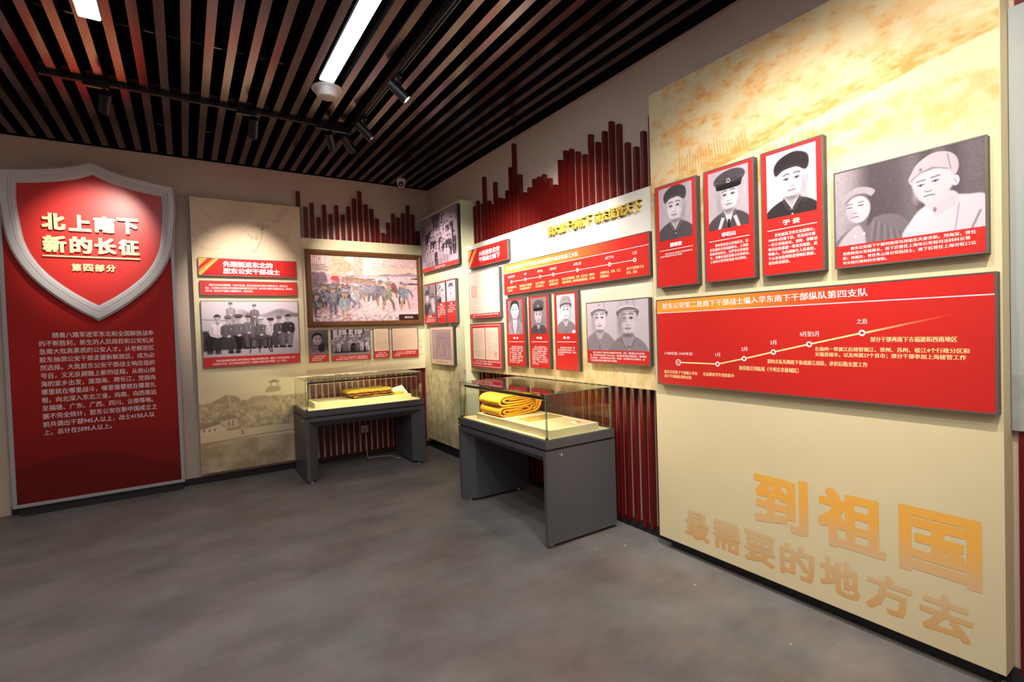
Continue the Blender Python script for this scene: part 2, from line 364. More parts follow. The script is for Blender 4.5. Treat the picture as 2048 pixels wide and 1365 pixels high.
# ------------------------------------------------------------------ picture painters
def face_paint(C, cx, cy, r, skin=0.93, hat='cap', hatv=0.35, coat=0.3, side=1, ang=0, collar=0.92, shade=0.62, sw=2.5, feat=0.22, style='button', turn=0.0, wid=0.76, hatw=1.0):
    """head and shoulders; r = half face height"""
    sh = cy + r * 1.42; bot = C.h + 5
    C.blob([(cx - r * sw, bot), (cx - r * sw * 0.98, sh + r * 0.95), (cx - r * 1.5, sh + r * 0.25), (cx - r * 0.55, sh - r * 0.25), (cx + r * 0.55, sh - r * 0.25),
            (cx + r * 1.5, sh + r * 0.25), (cx + r * sw * 0.98, sh + r * 0.95), (cx + r * sw, bot)], coat, soft=r * 0.07)
    for k in range(7):   # cloth folds
        fx = cx + r * (-2.0 + 0.62 * k); C.line([(fx, sh + r * 0.7 + (k % 3) * r * 0.25), (fx + r * 0.12 * (k - 3), bot)], r * 0.07, coat * (0.72 if k % 2 else 1.25), soft=r * 0.12, a=0.6)
    C.poly([(cx - r * 0.42, cy + r * 0.4), (cx + r * 0.42, cy + r * 0.4), (cx + r * 0.46, sh + r * 0.1), (cx, sh + r * 0.5), (cx - r * 0.46, sh + r * 0.1)], skin * 0.78, soft=r * 0.08)
    if style == 'suit':
        C.poly([(cx - r * 0.45, sh - r * 0.3), (cx + r * 0.45, sh - r * 0.3), (cx + r * 0.1, sh + r * 1.9), (cx - r * 0.15, sh + r * 1.9)], 0.93, soft=r * 0.06)
        C.poly([(cx - r * 0.12, sh + r * 0.1), (cx + r * 0.12, sh + r * 0.1), (cx + r * 0.14, sh + r * 1.8), (cx - r * 0.1, sh + r * 1.8)], 0.72, soft=r * 0.06)
        C.line([(cx + r * 0.5, sh - r * 0.2), (cx + r * 0.75, sh + r * 0.6), (cx + r * 0.05, sh + r * 1.9)], r * 0.06, coat * 0.5, soft=r * 0.06)
        C.line([(cx - r * 0.5, sh - r * 0.2), (cx - r * 0.75, sh + r * 0.6), (cx - r * 0.1, sh + r * 1.9)], r * 0.06, coat * 0.5, soft=r * 0.06)
    else:
        for d in (-1, 1):
            C.poly([(cx + d * r * 0.5, sh - r * 0.42), (cx + d * r * 0.62, sh - r * 0.05), (cx + d * r * 0.3, sh + r * 0.52), (cx, sh + r * 0.35)], coat * 1.12 + 0.03, soft=r * 0.06)
            C.line([(cx + d * r * 0.46, sh - r * 0.38), (cx, sh + r * 0.33)], r * 0.08, collar, soft=r * 0.06)
            C.line([(cx + d * r * 0.62, sh - r * 0.03), (cx + d * r * 0.3, sh + r * 0.54)], r * 0.04, coat * 0.5, soft=r * 0.05)
        C.line([(cx, sh + r * 0.4), (cx + r * 0.03, bot)], r * 0.035, coat * 0.6, soft=r * 0.05)
        C.ell(cx + r * 0.03, sh + r * 0.72, r * 0.07, r * 0.06, 0.8)
        if style == 'tabs':
            for d in (-1, 1):
                C.poly([(cx + d * r * 0.35, sh + r * 0.2), (cx + d * r * 0.62, sh + r * 0.1), (cx + d * r * 0.95, sh + r * 1.0), (cx + d * r * 0.7, sh + r * 1.05)], 0.9, soft=r * 0.05)
                C.poly([(cx - r * 0.3, sh + r * 0.0), (cx + r * 0.3, sh + r * 0.0), (cx, sh + r * 0.9)], 0.93, soft=r * 0.05)
            C.poly([(cx - r * 0.09, sh + r * 0.35), (cx + r * 0.09, sh + r * 0.35), (cx + r * 0.12, bot), (cx - r * 0.12, bot)], 0.15, soft=r * 0.05)
        if style == 'fur':
            for d in (-1, 1):
                C.poly([(cx + d * r * 0.35, cy + r * 0.5), (cx + d * r * 1.15, cy + r * 0.75), (cx + d * r * 1.35, sh + r * 0.75), (cx + d * r * 0.5, sh + r * 1.0), (cx, sh + r * 0.4)], 0.2 if d > 0 else 0.5, soft=r * 0.25)
    # ears, face
    fx = cx + turn * r * 0.2
    for d in (-1, 1): C.ell(fx + d * r * wid * (0.98 + 0.05 * d * turn), cy + r * 0.08, r * 0.13, r * 0.25, skin * 0.86)
    C.ell(cx, cy - r * 0.1, r * wid, r * 0.92, skin, ang=ang, soft=r * 0.08)
    C.blob([(cx - r * wid * 0.95, cy), (cx + r * wid * 0.95, cy), (cx + r * 0.60, cy + r * 0.72), (cx + r * 0.22, cy + r * 1.0), (cx - r * 0.22, cy + r * 1.0), (cx - r * 0.60, cy + r * 0.72)], skin, soft=r * 0.12)
    C.ell(cx - side * r * 0.72, cy + r * 0.3, r * 0.22, r * 0.72, skin * shade, soft=r * 0.5, a=0.6)
    C.ell(cx, cy + r * 1.1, r * 0.4, r * 0.13, skin * shade * 0.8, soft=r * 0.2, a=0.7)
    ey = cy - r * 0.10
    for d in (-1, 1):
        ex = fx + d * r * 0.33
        C.ell(ex, ey, r * 0.2, r * 0.12, skin * 0.84, soft=r * 0.15, a=0.7)
        C.line([(ex - r * 0.19, ey - r * 0.27 + (0.03 * r if d < 0 else -0.02 * r)), (ex, ey - r * 0.33), (ex + r * 0.2, ey - r * 0.27)], r * 0.07, feat * 1.2, soft=r * 0.07, a=0.85)
        C.line([(ex - r * 0.16, ey), (ex, ey - r * 0.05), (ex + r * 0.16, ey)], r * 0.05, feat, soft=r * 0.05)
        C.ell(ex, ey + r * 0.02, r * 0.065, r * 0.06, feat * 0.6, soft=r * 0.04)
    C.line([(fx + side * -r * 0.07, ey + r * 0.05), (fx - side * r * 0.10, cy + r * 0.30)], r * 0.04, skin * 0.8, soft=r * 0.1, a=0.7)
    C.line([(fx - r * 0.13, cy + r * 0.37), (fx, cy + r * 0.41), (fx + r * 0.13, cy + r * 0.37)], r * 0.05, feat * 1.6, soft=r * 0.06, a=0.8)
    C.line([(fx - r * 0.25, cy + r * 0.635), (fx, cy + r * 0.61), (fx + r * 0.25, cy + r * 0.635)], r * 0.055, feat * 1.3, soft=r * 0.06, a=0.9)
    C.ell(fx, cy + r * 0.72, r * 0.18, r * 0.05, skin * 0.72, soft=r * 0.08, a=0.7)
    C.ell(fx + side * r * 0.05, cy + r * 0.18, r * 0.11, r * 0.3, min(1, skin * 1.06), soft=r * 0.15, a=0.5)
    for d in (-1, 1): C.ell(cx + d * r * 0.42, cy + r * 0.34, r * 0.2, r * 0.16, min(1, skin * 1.05), soft=r * 0.2, a=0.5)
    C.line([(cx + r * 0.30, cy + r * 0.42), (cx + r * 0.38, cy + r * 0.66)], r * 0.03, skin * 0.84, soft=r * 0.12, a=0.5); C.line([(cx - r * 0.30, cy + r * 0.42), (cx - r * 0.38, cy + r * 0.66)], r * 0.03, skin * 0.84, soft=r * 0.12, a=0.5)
    # hair / hats
    if hat in ('hair', 'fur'):
        C.blob([(cx - r * 0.83, cy - r * 0.05), (cx - r * 0.88, cy - r * 0.7), (cx - r * 0.5, cy - r * 1.18), (cx + r * 0.1, cy - r * 1.28), (cx + r * 0.68, cy - r * 1.05), (cx + r * 0.88, cy - r * 0.5), (cx + r * 0.80, cy - r * 0.05),
                (cx + r * 0.66, cy - r * 0.5), (cx + r * 0.35, cy - r * 0.78), (cx - r * 0.3, cy - r * 0.75), (cx - r * 0.66, cy - r * 0.5)], hatv, soft=r * 0.08)
        C.line([(cx - r * 0.4, cy - r * 1.0), (cx + r * 0.3, cy - r * 1.1)], r * 0.08, hatv * 2, soft=r * 0.15, a=0.4)
    elif hat == 'cap':
        C.blob([(cx - r * 0.9, cy - r * 0.15), (cx - r * 0.95, cy - r * 0.75), (cx + r * 0.95, cy - r * 0.75), (cx + r * 0.88, cy - r * 0.15), (cx + r * 0.7, cy - r * 0.5), (cx - r * 0.7, cy - r * 0.5)], hatv * 0.5, soft=r * 0.08)
        C.blob([(cx - r * 1.0, cy - r * 0.62), (cx - r * 0.98, cy - r * 1.15), (cx - r * 0.62, cy - r * 1.55), (cx + r * 0.1, cy - r * 1.68), (cx + r * 0.78, cy - r * 1.42), (cx + r * 1.02, cy - r * 1.0), (cx + r * 0.98, cy - r * 0.6)], hatv, soft=r * 0.06)
        C.blob([(cx - r * 0.98, cy - r * 0.45), (cx - r * 0.75, cy - r * 0.78), (cx, cy - r * 0.9), (cx + r * 0.75, cy - r * 0.8), (cx + r * 1.0, cy - r * 0.55), (cx + r * 0.5, cy - r * 0.66), (cx - r * 0.4, cy - r * 0.64)], hatv * 0.62, soft=r * 0.05)
        C.line([(cx - r * 0.95, cy - r * 0.8), (cx, cy - r * 0.98), (cx + r * 0.97, cy - r * 0.8)], r * 0.05, min(1, hatv * 1.3), soft=r * 0.05)
        C.line([(cx + r * 0.5, cy - r * 1.5), (cx + r * 0.7, cy - r * 0.85)], r * 0.04, hatv * 0.6, soft=r * 0.06)
        C.ell(cx - r * 0.02, cy - r * 1.22, r * 0.09, r * 0.08, hatv * 0.75, soft=r * 0.06)
    elif hat == 'soft':
        C.blob([(cx - r * 1.0, cy - r * 0.45), (cx - r * 1.12, cy - r * 1.0), (cx - r * 0.7, cy - r * 1.5), (cx + r * 0.2, cy - r * 1.72), (cx + r * 0.95, cy - r * 1.4), (cx + r * 1.08, cy - r * 0.8), (cx + r * 0.85, cy - r * 0.45),
                (cx + r * 0.3, cy - r * 0.75), (cx - r * 0.5, cy - r * 0.7)], hatv, soft=r * 0.08)
        C.line([(cx - r * 1.0, cy - r * 0.62), (cx - r * 0.2, cy - r * 0.92), (cx + r * 0.9, cy - r * 0.7)], r * 0.05, hatv * 1.6, soft=r * 0.08, a=0.6)
    elif hat == 'peak':
        C.ell(cx + r * 0.05, cy - r * 1.28, r * 1.42 * hatw, r * 0.62, hatv, soft=r * 0.06, ang=-6)
        C.blob([(cx - r * 0.86, cy - r * 0.62), (cx - r * 0.9, cy - r * 1.15), (cx + r * 0.92, cy - r * 1.2), (cx + r * 0.86, cy - r * 0.62)], hatv * 0.75, soft=r * 0.05)
        C.blob([(cx - r * 0.98, cy - r * 0.55), (cx - r * 0.8, cy - r * 0.86), (cx + r * 0.8, cy - r * 0.9), (cx + r * 0.96, cy - r * 0.58), (cx, cy - r * 0.5)], hatv * 0.42, soft=r * 0.05)
        C.line([(cx - r * 1.3 * hatw, cy - r * 1.15), (cx, cy - r * 1.0), (cx + r * 1.4 * hatw, cy - r * 1.25)], r * 0.04, hatv * 1.7, soft=r * 0.06, a=0.7)
        C.ell(cx, cy - r * 1.12, r * 0.17, r * 0.17, 0.85, soft=r * 0.04); C.ell(cx, cy - r * 1.12, r * 0.1, r * 0.1, hatv, soft=r * 0.04)
def portrait(w_, h, nx, cx, cy, r, bg=0.8, bg2=None, vign=0.0, **k):
    C = Can(w_, h, nx, bg); X, Y = np.meshgrid(C.xs / w_, C.ys / h)
    if bg2 is not None: C.all(np.clip(X * 0.5 + Y * 0.6, 0, 1), bg2)
    C.img *= (0.96 + 0.08 * C.noise(6, 6, 4, int(cx * 7)))[..., None]
    face_paint(C, cx, cy, r, **k)
    C.img *= (0.97 + 0.06 * C.noise(20, 20, 3, 5))[..., None]
    return C
def sitter(C, x, y, s, coat, skin=0.75, hat='cap', hatv=0.4, legs=None, foot=None, lean=0, belt=False):
    """seated figure: x,y head centre, s head half height"""
    d = coat * 0.7; lx = legs if legs is not None else coat * 0.85
    ft = foot or (y + s * 8.2)
    kx = x + lean * s
    for q in (-1, 1):
        C.poly([(x - q * s * 0.1, y + s * 4.0), (x + q * s * 1.9, y + s * 4.0), (kx + q * s * 2.1, y + s * 5.6), (kx + q * s * 1.5, ft), (kx + q * s * 0.3, ft), (kx + q * s * 0.1, y + s * 6.0)], lx * (1 if q > 0 else 0.8), soft=s * 0.3)
        C.line([(x + q * s * 0.8, y + s * 4.6), (kx + q * s * 1.2, y + s * 5.6), (kx + q * s * 0.9, ft)], s * 0.25, min(1, lx * 1.35), soft=s * 0.5, a=0.5)
        C.ell(kx + q * s * 0.9, ft + s * 0.1, s * 0.75, s * 0.3, 0.12 if coat < 0.7 else 0.3, soft=s * 0.2)
    C.poly([(x - s * 1.75, y + s * 4.4), (x - s * 1.9, y + s * 2.1), (x - s * 1.3, y + s * 1.35), (x, y + s * 1.0), (x + s * 1.3, y + s * 1.35), (x + s * 1.9, y + s * 2.1), (x + s * 1.75, y + s * 4.4), (x, y + s * 5.0)], coat, soft=s * 0.15)
    for q in (-1, 1):
        C.line([(x + q * s * 1.6, y + s * 2.0), (x + q * s * 1.75, y + s * 3.6), (x + q * s * 0.4, y + s * 4.5)], s * 0.62, coat * 0.88, soft=s * 0.2)
        C.line([(x + q * s * 1.15, y + s * 2.2), (x + q * s * 1.25, y + s * 3.6)], s * 0.1, d * 0.7, soft=s * 0.15)
    C.ell(x + s * 0.1, y + s * 4.55, s * 0.5, s * 0.35, skin, soft=s * 0.15)
    C.line([(x, y + s * 1.4), (x, y + s * 4.2)], s * 0.08, d * 0.7, soft=s * 0.1); C.ell(x + s * 0.7, y + s * 2.5, s * 0.2, s * 0.18, 0.8, soft=s * 0.1)
    if belt: C.line([(x - s * 1.5, y + s * 3.9), (x + s * 1.5, y + s * 3.9)], s * 0.25, 0.2, soft=s * 0.1)
    C.poly([(x - s * 0.35, y + s * 0.6), (x + s * 0.35, y + s * 0.6), (x + s * 0.4, y + s * 1.5), (x - s * 0.4, y + s * 1.5)], skin * 0.75, soft=s * 0.12)
    C.ell(x, y, s * 0.7, s * 0.95, skin, soft=s * 0.15); C.ell(x - s * 0.35, y + s * 0.25, s * 0.2, s * 0.5, skin * 0.7, soft=s * 0.3, a=0.6)
    for q in (-1, 1): C.ell(x + q * s * 0.28, y - s * 0.05, s * 0.14, s * 0.09, 0.2, soft=s * 0.12)
    C.line([(x - s * 0.2, y + s * 0.5), (x + s * 0.2, y + s * 0.5)], s * 0.09, 0.3, soft=s * 0.12)
    if hat == 'hair': C.poly([(x - s * 0.8, y - s * 0.1), (x - s * 0.75, y - s * 0.9), (x, y - s * 1.25), (x + s * 0.75, y - s * 0.9), (x + s * 0.8, y - s * 0.1), (x + s * 0.5, y - s * 0.5), (x - s * 0.5, y - s * 0.5)], hatv, soft=s * 0.15)
    elif hat == 'peak':
        C.ell(x, y - s * 1.15, s * 1.35, s * 0.5, hatv, soft=s * 0.12); C.poly([(x - s * 0.8, y - s * 0.4), (x - s * 0.8, y - s * 1.0), (x + s * 0.8, y - s * 1.0), (x + s * 0.8, y - s * 0.4)], hatv * 0.7, soft=s * 0.1)
    else:
        C.ell(x, y - s * 0.9, s * 0.95, s * 0.55, hatv, soft=s * 0.12); C.poly([(x - s * 0.9, y - s * 0.35), (x - s * 0.8, y - s * 0.7), (x + s * 0.8, y - s * 0.7), (x + s * 0.95, y - s * 0.35)], hatv * 0.55, soft=s * 0.1)

# ================================================================== the room
XR, YB, CZ = 2.94, 6.55, 3.59
def struct(name, a, b, m, kind='structure'):
    return tag(boxo(name, a, b, m), kind='structure')
floor = struct('floor', (-5.0, -3.2, -0.1), (XR + 0.12, YB + 0.12, 0.0), M_FLOOR)
struct('wall_back', (-5.0, YB, 0), (XR + 0.12, YB + 0.12, CZ), M_WALL)
struct('wall_right', (XR, -3.2, 0), (XR + 0.12, YB, CZ), M_WALL)
struct('wall_left', (-5.12, -3.2, 0), (-5.0, YB + 0.12, CZ), M_WALL)
struct('wall_front', (-5.0, -3.32, 0), (XR + 0.12, -3.2, CZ), M_WALL)
for k, (a, b) in enumerate((((-5.12, YB, CZ), (XR + 0.12, YB + 0.12, 4.2)), ((XR, -3.32, CZ), (XR + 0.12, YB, 4.2)),
                            ((-5.12, -3.32, CZ), (-5.0, YB, 4.2)), ((-5.0, -3.32, CZ), (XR, -3.2, 4.2)))):
    struct('trim_%d' % (k + 1), a, b, M_BLACK)
ceiling = struct('ceiling', (-5.12, -3.32, 4.2), (XR + 0.12, YB + 0.12, 4.3), M_BLACK)
struct('baseboard_back', (-1.43, YB - 0.012, 0), (XR - 0.012, YB, 0.075), M_BASE)
struct('baseboard_right', (XR - 0.012, -3.2, 0), (XR, YB, 0.075), M_BASE)
# floor seams between vinyl sheets
for (a, b) in (((-2.2, 3.545, 0), (XR - 0.012, 3.549, 0.0006)), ((-2.2, 1.2, 0), (XR - 0.012, 1.204, 0.0006))):
    boxo('seam', a, b, mat('seam_weld', (0.52, 0.50, 0.48), 0.5), floor)

# louvres of the ceiling
bm_me = MB(); bm_me.box((0, -3.18, 0), (0.055, YB - 0.004, 0.11), mis=[0, 1, 1, 1, 1, 1])  # bronze underside only, the other faces carry the painted shade
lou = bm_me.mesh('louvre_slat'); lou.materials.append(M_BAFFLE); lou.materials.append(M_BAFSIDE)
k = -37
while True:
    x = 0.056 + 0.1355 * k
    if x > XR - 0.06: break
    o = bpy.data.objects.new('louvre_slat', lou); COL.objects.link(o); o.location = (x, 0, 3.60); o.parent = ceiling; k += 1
# carrier rails, hanger clips and hidden ducts above
for y in (-2.2, -0.9, 0.4, 1.7, 2.35, 3.3, 4.2, 5.05, 5.95):
    boxo('carrier_rail', (-4.95, y, 3.712), (XR - 0.01, y + 0.03, 3.745), M_BAFSIDE, ceiling)
clip = MB(); clip.box((0, 0, 0), (0.05, 0.006, 0.012)); clip_me = clip.mesh('hanger_clip'); clip_me.materials.append(mat('clip_steel', (0.75, 0.78, 0.8), 0.3, metal=0.9))
for y in (1.7, 3.3, 4.2, 5.95):
    for j in range(-8, 20, 3 if y > 4 else 4):
        o = bpy.data.objects.new('hanger_clip', clip_me); COL.objects.link(o); o.location = (0.056 + 0.1355 * j + 0.068, y - 0.006, 3.70); o.parent = ceiling
for (x0, x1, y0, y1, z0) in ((-1.6, 2.2, 2.6, 3.0, 3.9), (-4.0, 2.5, 5.3, 5.5, 3.85)):
    boxo('air_duct', (x0, y0, z0), (x1, y1, z0 + 0.28), M_BAFSIDE, ceiling)

# ------------------------------------------------------------------ lamps
def linear_lamp(x, y0, y1, label):
    t = thing('linear_lamp', label, 'ceiling lamp', (x, (y0 + y1) / 2, 3.60), group='linear ceiling lamps'); L = (y1 - y0) / 2
    mb = MB(); mb.box((-0.056, -L, -0.024), (0.056, L, 0.0)); mb.build('housing', mat('lamp_housing', (0.75, 0.77, 0.8), 0.4), t)
    o = boxo('diffuser', (-0.052, -L + 0.004, -0.033), (0.052, L - 0.004, -0.0245), M_LAMP, t); bevel(o, 0.003)
linear_lamp(1.0, 1.65, 4.04, 'long glowing white lamp on the ceiling ending at the white dome')
linear_lamp(-0.405, 1.60, 3.95, 'short-looking white glowing lamp end at the upper left over the orange-lit louvres')

def track(name, a, b, label):
    t = thing(name, label, 'light track', a, group='black lighting track')
    d = Vector(b) - Vector(a); L = d.length; ang = math.atan2(d.y, d.x); t.rotation_euler = (0, 0, ang)
    mb = MB(); mb.box((0, -0.017, -0.028), (L, -0.007, 0)); mb.box((0, 0.007, -0.028), (L, 0.017, 0)); mb.box((0, -0.007, -0.008), (L, 0.007, 0)); mb.build('rail', M_DARK, t)
    mb = MB()
    for s_ in (-1, 1): mb.box((0.01, s_ * 0.007 - 0.001, -0.024), (L - 0.01, s_ * 0.007 + 0.001, -0.020))
    mb.build('reflection_line', mat('track_reflection', (0.55, 0.68, 0.74), 0.3, metal=0.6), t)  # bluish strips stand in for the lamp's reflection inside the black track
    boxo('end_cap', (-0.012, -0.018, -0.029), (0.0, 0.018, 0.0), M_DARK, t)
    return t
track('light_track', (-0.80, 4.93, 3.60), (1.425, 4.93, 3.60), 'black lighting track crossing the louvres parallel to the back wall')
track('light_track', (1.445, 4.95, 3.60), (1.445, -1.5, 3.60), 'black lighting track running along the ceiling above the tall display case')

def track_light(P, target, adir, label, power, vis=True, size=62, head=0.088, col=WARM):
    """cylinder spot; P = where it hangs on the track"""
    t = thing('track_spotlight', label, 'spotlight', (P[0], P[1], 3.572), group='cylinder spotlights on the lighting track')
    mb = MB()
    if adir == 'x': mb.box((-0.13, -0.02, -0.026), (0.03, 0.02, 0.0))
    else: mb.box((-0.02, -0.03, -0.026), (0.02, 0.13, 0.0))
    bevel(mb.build('adapter', M_DARK, t), 0.003)
    mb = MB(); mb.tube([(0, 0, -0.024), (0, 0, -0.05)], 0.011, 10); mb.tube([(0, 0, -0.05), (0, 0, -0.062)], 0.017, 10); mb.build('stem', M_DARK, t)
    c = Vector((0, 0, -0.125)); d = (Vector(target) - Vector((P[0], P[1], 3.572)) - c).normalized()
    q = d.to_track_quat('-Z', 'Y'); R = q.to_matrix().to_4x4(); R.translation = c
    mb = MB()
    prof = [(-head, 0.0), (-head, 0.038), (-head + 0.003, 0.040), (head - 0.002, 0.040), (head, 0.038), (head, 0.034), (head - 0.009, 0.032)]
    n = 24
    for (z0, r0), (z1, r1) in zip(prof, prof[1:]):
        for k in range(n):
            a, b = 2 * math.pi * k / n, 2 * math.pi * (k + 1) / n
            p = lambda r, t_, z: R @ Vector((r * math.cos(t_), r * math.sin(t_), -z))
            if r0 == 0: mb.face([p(r1, a, z1), p(r1, b, z1), R @ Vector((0, 0, -z0))])
            else: mb.face([p(r0, a, z0), p(r0, b, z0), p(r1, b, z1), p(r1, a, z1)])
    hs = mb.build('housing', M_DARK, t)
    mb = MB(); p = lambda r, t_, z: R @ Vector((r * math.cos(t_), r * math.sin(t_), -z))
    for k in range(n):
        a, b = 2 * math.pi * k / n, 2 * math.pi * (k + 1) / n
        mb.face([p(0.032, a, head - 0.009), p(0.032, b, head - 0.009), p(0, 0, head - 0.005)])
    mb.build('lens', M_LENS, hs)
    mb = MB(); mb.tube([(0, 0, -0.06), tuple(c + Vector((0, 0, 0.02)))], 0.010, 8); mb.build('joint', M_DARK, t)
    spot_lamp('spot_beam', tuple(Vector((P[0], P[1], 3.572)) + c + d * (head + 0.012)), target, power, col, size)
track_light((-0.44, 4.93), (-0.70, 6.36, 2.62), 'x', 'leftmost track spotlight, hanging before the orange-lit louvres above the shield', SPOT_W * 0.85, size=44)
track_light((0.58, 4.93), (0.60, 6.40, 2.22), 'x', 'second track spotlight from the left, above the beige map panel', SPOT_W * 1.0, size=44)
track_light((1.235, 4.93), (1.98, 6.40, 2.30), 'x', 'track spotlight tilted towards the oil painting, at the inner corner of the tracks', SPOT_W * 0.8, size=50)
track_light((1.40, 4.93), (2.73, 5.75, 2.25), 'x', 'track spotlight hanging nearly upright where the two tracks meet', SPOT_W * 1.0, size=52)
track_light((1.445, 4.55), (2.80, 4.30, 2.10), 'y', 'lit track spotlight behind the other lit one, nearer the corner', SPOT_W * 0.95, size=50)
track_light((1.445, 3.68), (2.80, 3.12, 1.95), 'y', 'nearest lit track spotlight, pointing at the framed letters', SPOT_W * 0.8, size=50)
# the same lamps further along the track, above and behind the frame
for (y, tg, p, s_) in ((2.75, (2.8, 4.72, 2.08), 1.7, 40), (2.0, (2.8, 3.70, 2.25), 1.2, 44), (0.95, (2.77, 1.72, 1.90), 0.72, 74), (0.15, (2.77, 1.05, 2.0), 0.66, 76)):
    spot_lamp('spot_beam', (1.445, y, 3.44), tg, SPOT_W * p, WARM, s_)

# ------------------------------------------------------------------ ceiling speaker and dome camera
def lathe(mb, prof, n=32, c=(0, 0, 0), mi=0):
    for (r0, z0), (r1, z1) in zip(prof, prof[1:]):
        for k in range(n):
            a, b = 2 * math.pi * k / n, 2 * math.pi * (k + 1) / n
            p = lambda r, t_, z: (c[0] + r * math.cos(t_), c[1] + r * math.sin(t_), c[2] + z)
            if r0 < 1e-6: mb.face([p(r1, a, z1), p(r1, b, z1), p(0, 0, z0)], mi)
            elif r1 < 1e-6: mb.face([p(r0, a, z0), (c[0], c[1], c[2] + z1), p(r0, b, z0)], mi)
            else: mb.face([p(r0, a, z0), p(r1, a, z1), p(r1, b, z1), p(r0, b, z0)], mi)
t = thing('ceiling_speaker', 'white domed ceiling speaker at the end of the long glowing lamp', 'speaker', (1.045, 4.22, 3.60))
mb = MB(); lathe(mb, [(0.0, 0.0), (0.118, 0.0), (0.120, -0.008), (0.112, -0.018), (0.100, -0.020), (0.088, -0.048), (0.068, -0.072), (0.064, -0.073)], 40); mb.build('shell', M_PLAST, t, True)
mb = MB(); lathe(mb, [(0.064, -0.073), (0.045, -0.082), (0.02, -0.086), (0.0, -0.087)], 40)
mb.build('grille', mat('speaker_grille', (0.74, 0.70, 0.68), 0.6, bump=0.8, bscale=700), t, True)
t = thing('dome_camera', 'small white dome security camera with a dark eye under the ceiling corner', 'security camera', (2.44, 6.25, 3.60))
mb = MB(); lathe(mb, [(0.0, 0.0), (0.058, 0.0), (0.058, -0.035), (0.055, -0.045), (0.050, -0.07), (0.035, -0.098), (0.0, -0.112)], 32); mb.build('housing', M_PLAST, t, True)
mb = MB(); cpos = Vector((-0.014, -0.030, -0.068)); dd = Vector((-0.30, -0.78, -0.5)).normalized()
mb.tube([cpos, cpos + dd * 0.020, cpos + dd * 0.026], [0.034, 0.032, 0.02], 20); mb.build('eye', mat('camera_eye', (0.05, 0.05, 0.055), 0.15), t, True)
mb = MB(); mb.tube([cpos + dd * 0.0255, cpos + dd * 0.031], 0.009, 12); mb.build('lens_ring', M_CHROME, t)

# ================================================================== red slat screens
def slat_screen(name, label, wall, items, z0, wd, mount, depth):
    mount -= 0.0006; depth -= 0.0006
    t = thing(name, label, 'slat screen', (0, 0, 0))
    unit = MB(); unit.box((0, 0, 0), (1, 1, 1)); me = unit.mesh('slat'); me.materials.append(M_SLAT)
    for (a, top) in items:
        o = bpy.data.objects.new('slat', me); COL.objects.link(o); o.parent = t
        if wall == 'R': o.location = (mount - depth, a - wd, z0); o.scale = (depth, wd, top - z0)
        else: o.location = (a, mount - depth, z0); o.scale = (wd, depth, top - z0)
    return t
TOPR = [3.06, 3.11, 3.05, 3.34, 3.05, 2.99, 3.22, 3.03, 3.0, 3.07, 3.29, 3.51, 3.17, 2.97, 3.0, 3.06, 3.06, 3.06, 3.0, 2.92, 3.12, 3.18, 3.17, 3.12, 3.07, 3.21, 3.12, 3.18, 3.23, 3.18, 3.01, 2.95, 3.04, 3.13]
YR = [5.19, 5.12, 5.01, 4.955, 4.86, 4.785, 4.72, 4.63, 4.555, 4.48, 4.405, 4.33, 4.235, 4.155, 4.075, 3.99, 3.91, 3.83, 3.745, 3.665, 3.585, 3.505, 3.425, 3.34, 3.255, 3.175, 3.09, 3.01, 2.93, 2.85, 2.765, 2.68, 2.605, 2.525]
slat_screen('slat_screen', 'upright red slats of uneven height on the right wall behind the white panel', 'R', list(zip(YR, TOPR)), 0.055, 0.0305, XR, 0.0435)
TOPB = [3.36, 3.18, 3.24, 3.07, 3.23, 3.12, 3.24, 3.13, 3.24, 3.35, 3.45, 3.29, 3.24, 3.12, 2.94, 3.08, 3.21, 3.16, 3.23, 3.34, 3.22, 3.0]
XB = [1.20, 1.28, 1.355, 1.43, 1.50, 1.575, 1.65, 1.725, 1.80, 1.875, 1.95, 2.025, 2.10, 2.17, 2.245, 2.315, 2.39, 2.46, 2.53, 2.60, 2.67, 2.735]
slat_screen('slat_screen', 'upright red slats of uneven height on the back wall behind the oil painting', 'B', list(zip(XB, TOPB)), 0.055, 0.040, YB, 0.05)
slat_screen('slat_screen', 'dark red slats at the far right edge of the photo under the pale panel', 'R',
            [(0.60 - 0.0807 * i, 3.0 + 0.15 * math.sin(i * 2.1)) for i in range(13)], 0.055, 0.036, XR, 0.016)

# ================================================================== murals and panels
def panel(name, label, wall, a0, a1, z0, z1, mount, front, m, group=None):
    mount -= 0.0006
    loc, rz = place(wall, a0, mount, z0); W = abs(a1 - a0); H = z1 - z0; T = abs(mount - front)
    t = thing(name, label, 'wall panel', loc, rz, group)
    o = boxo('board', (0, -T, 0), (W, 0, H), m, t); bevel(o, 0.0015)
    return t, W, H, T
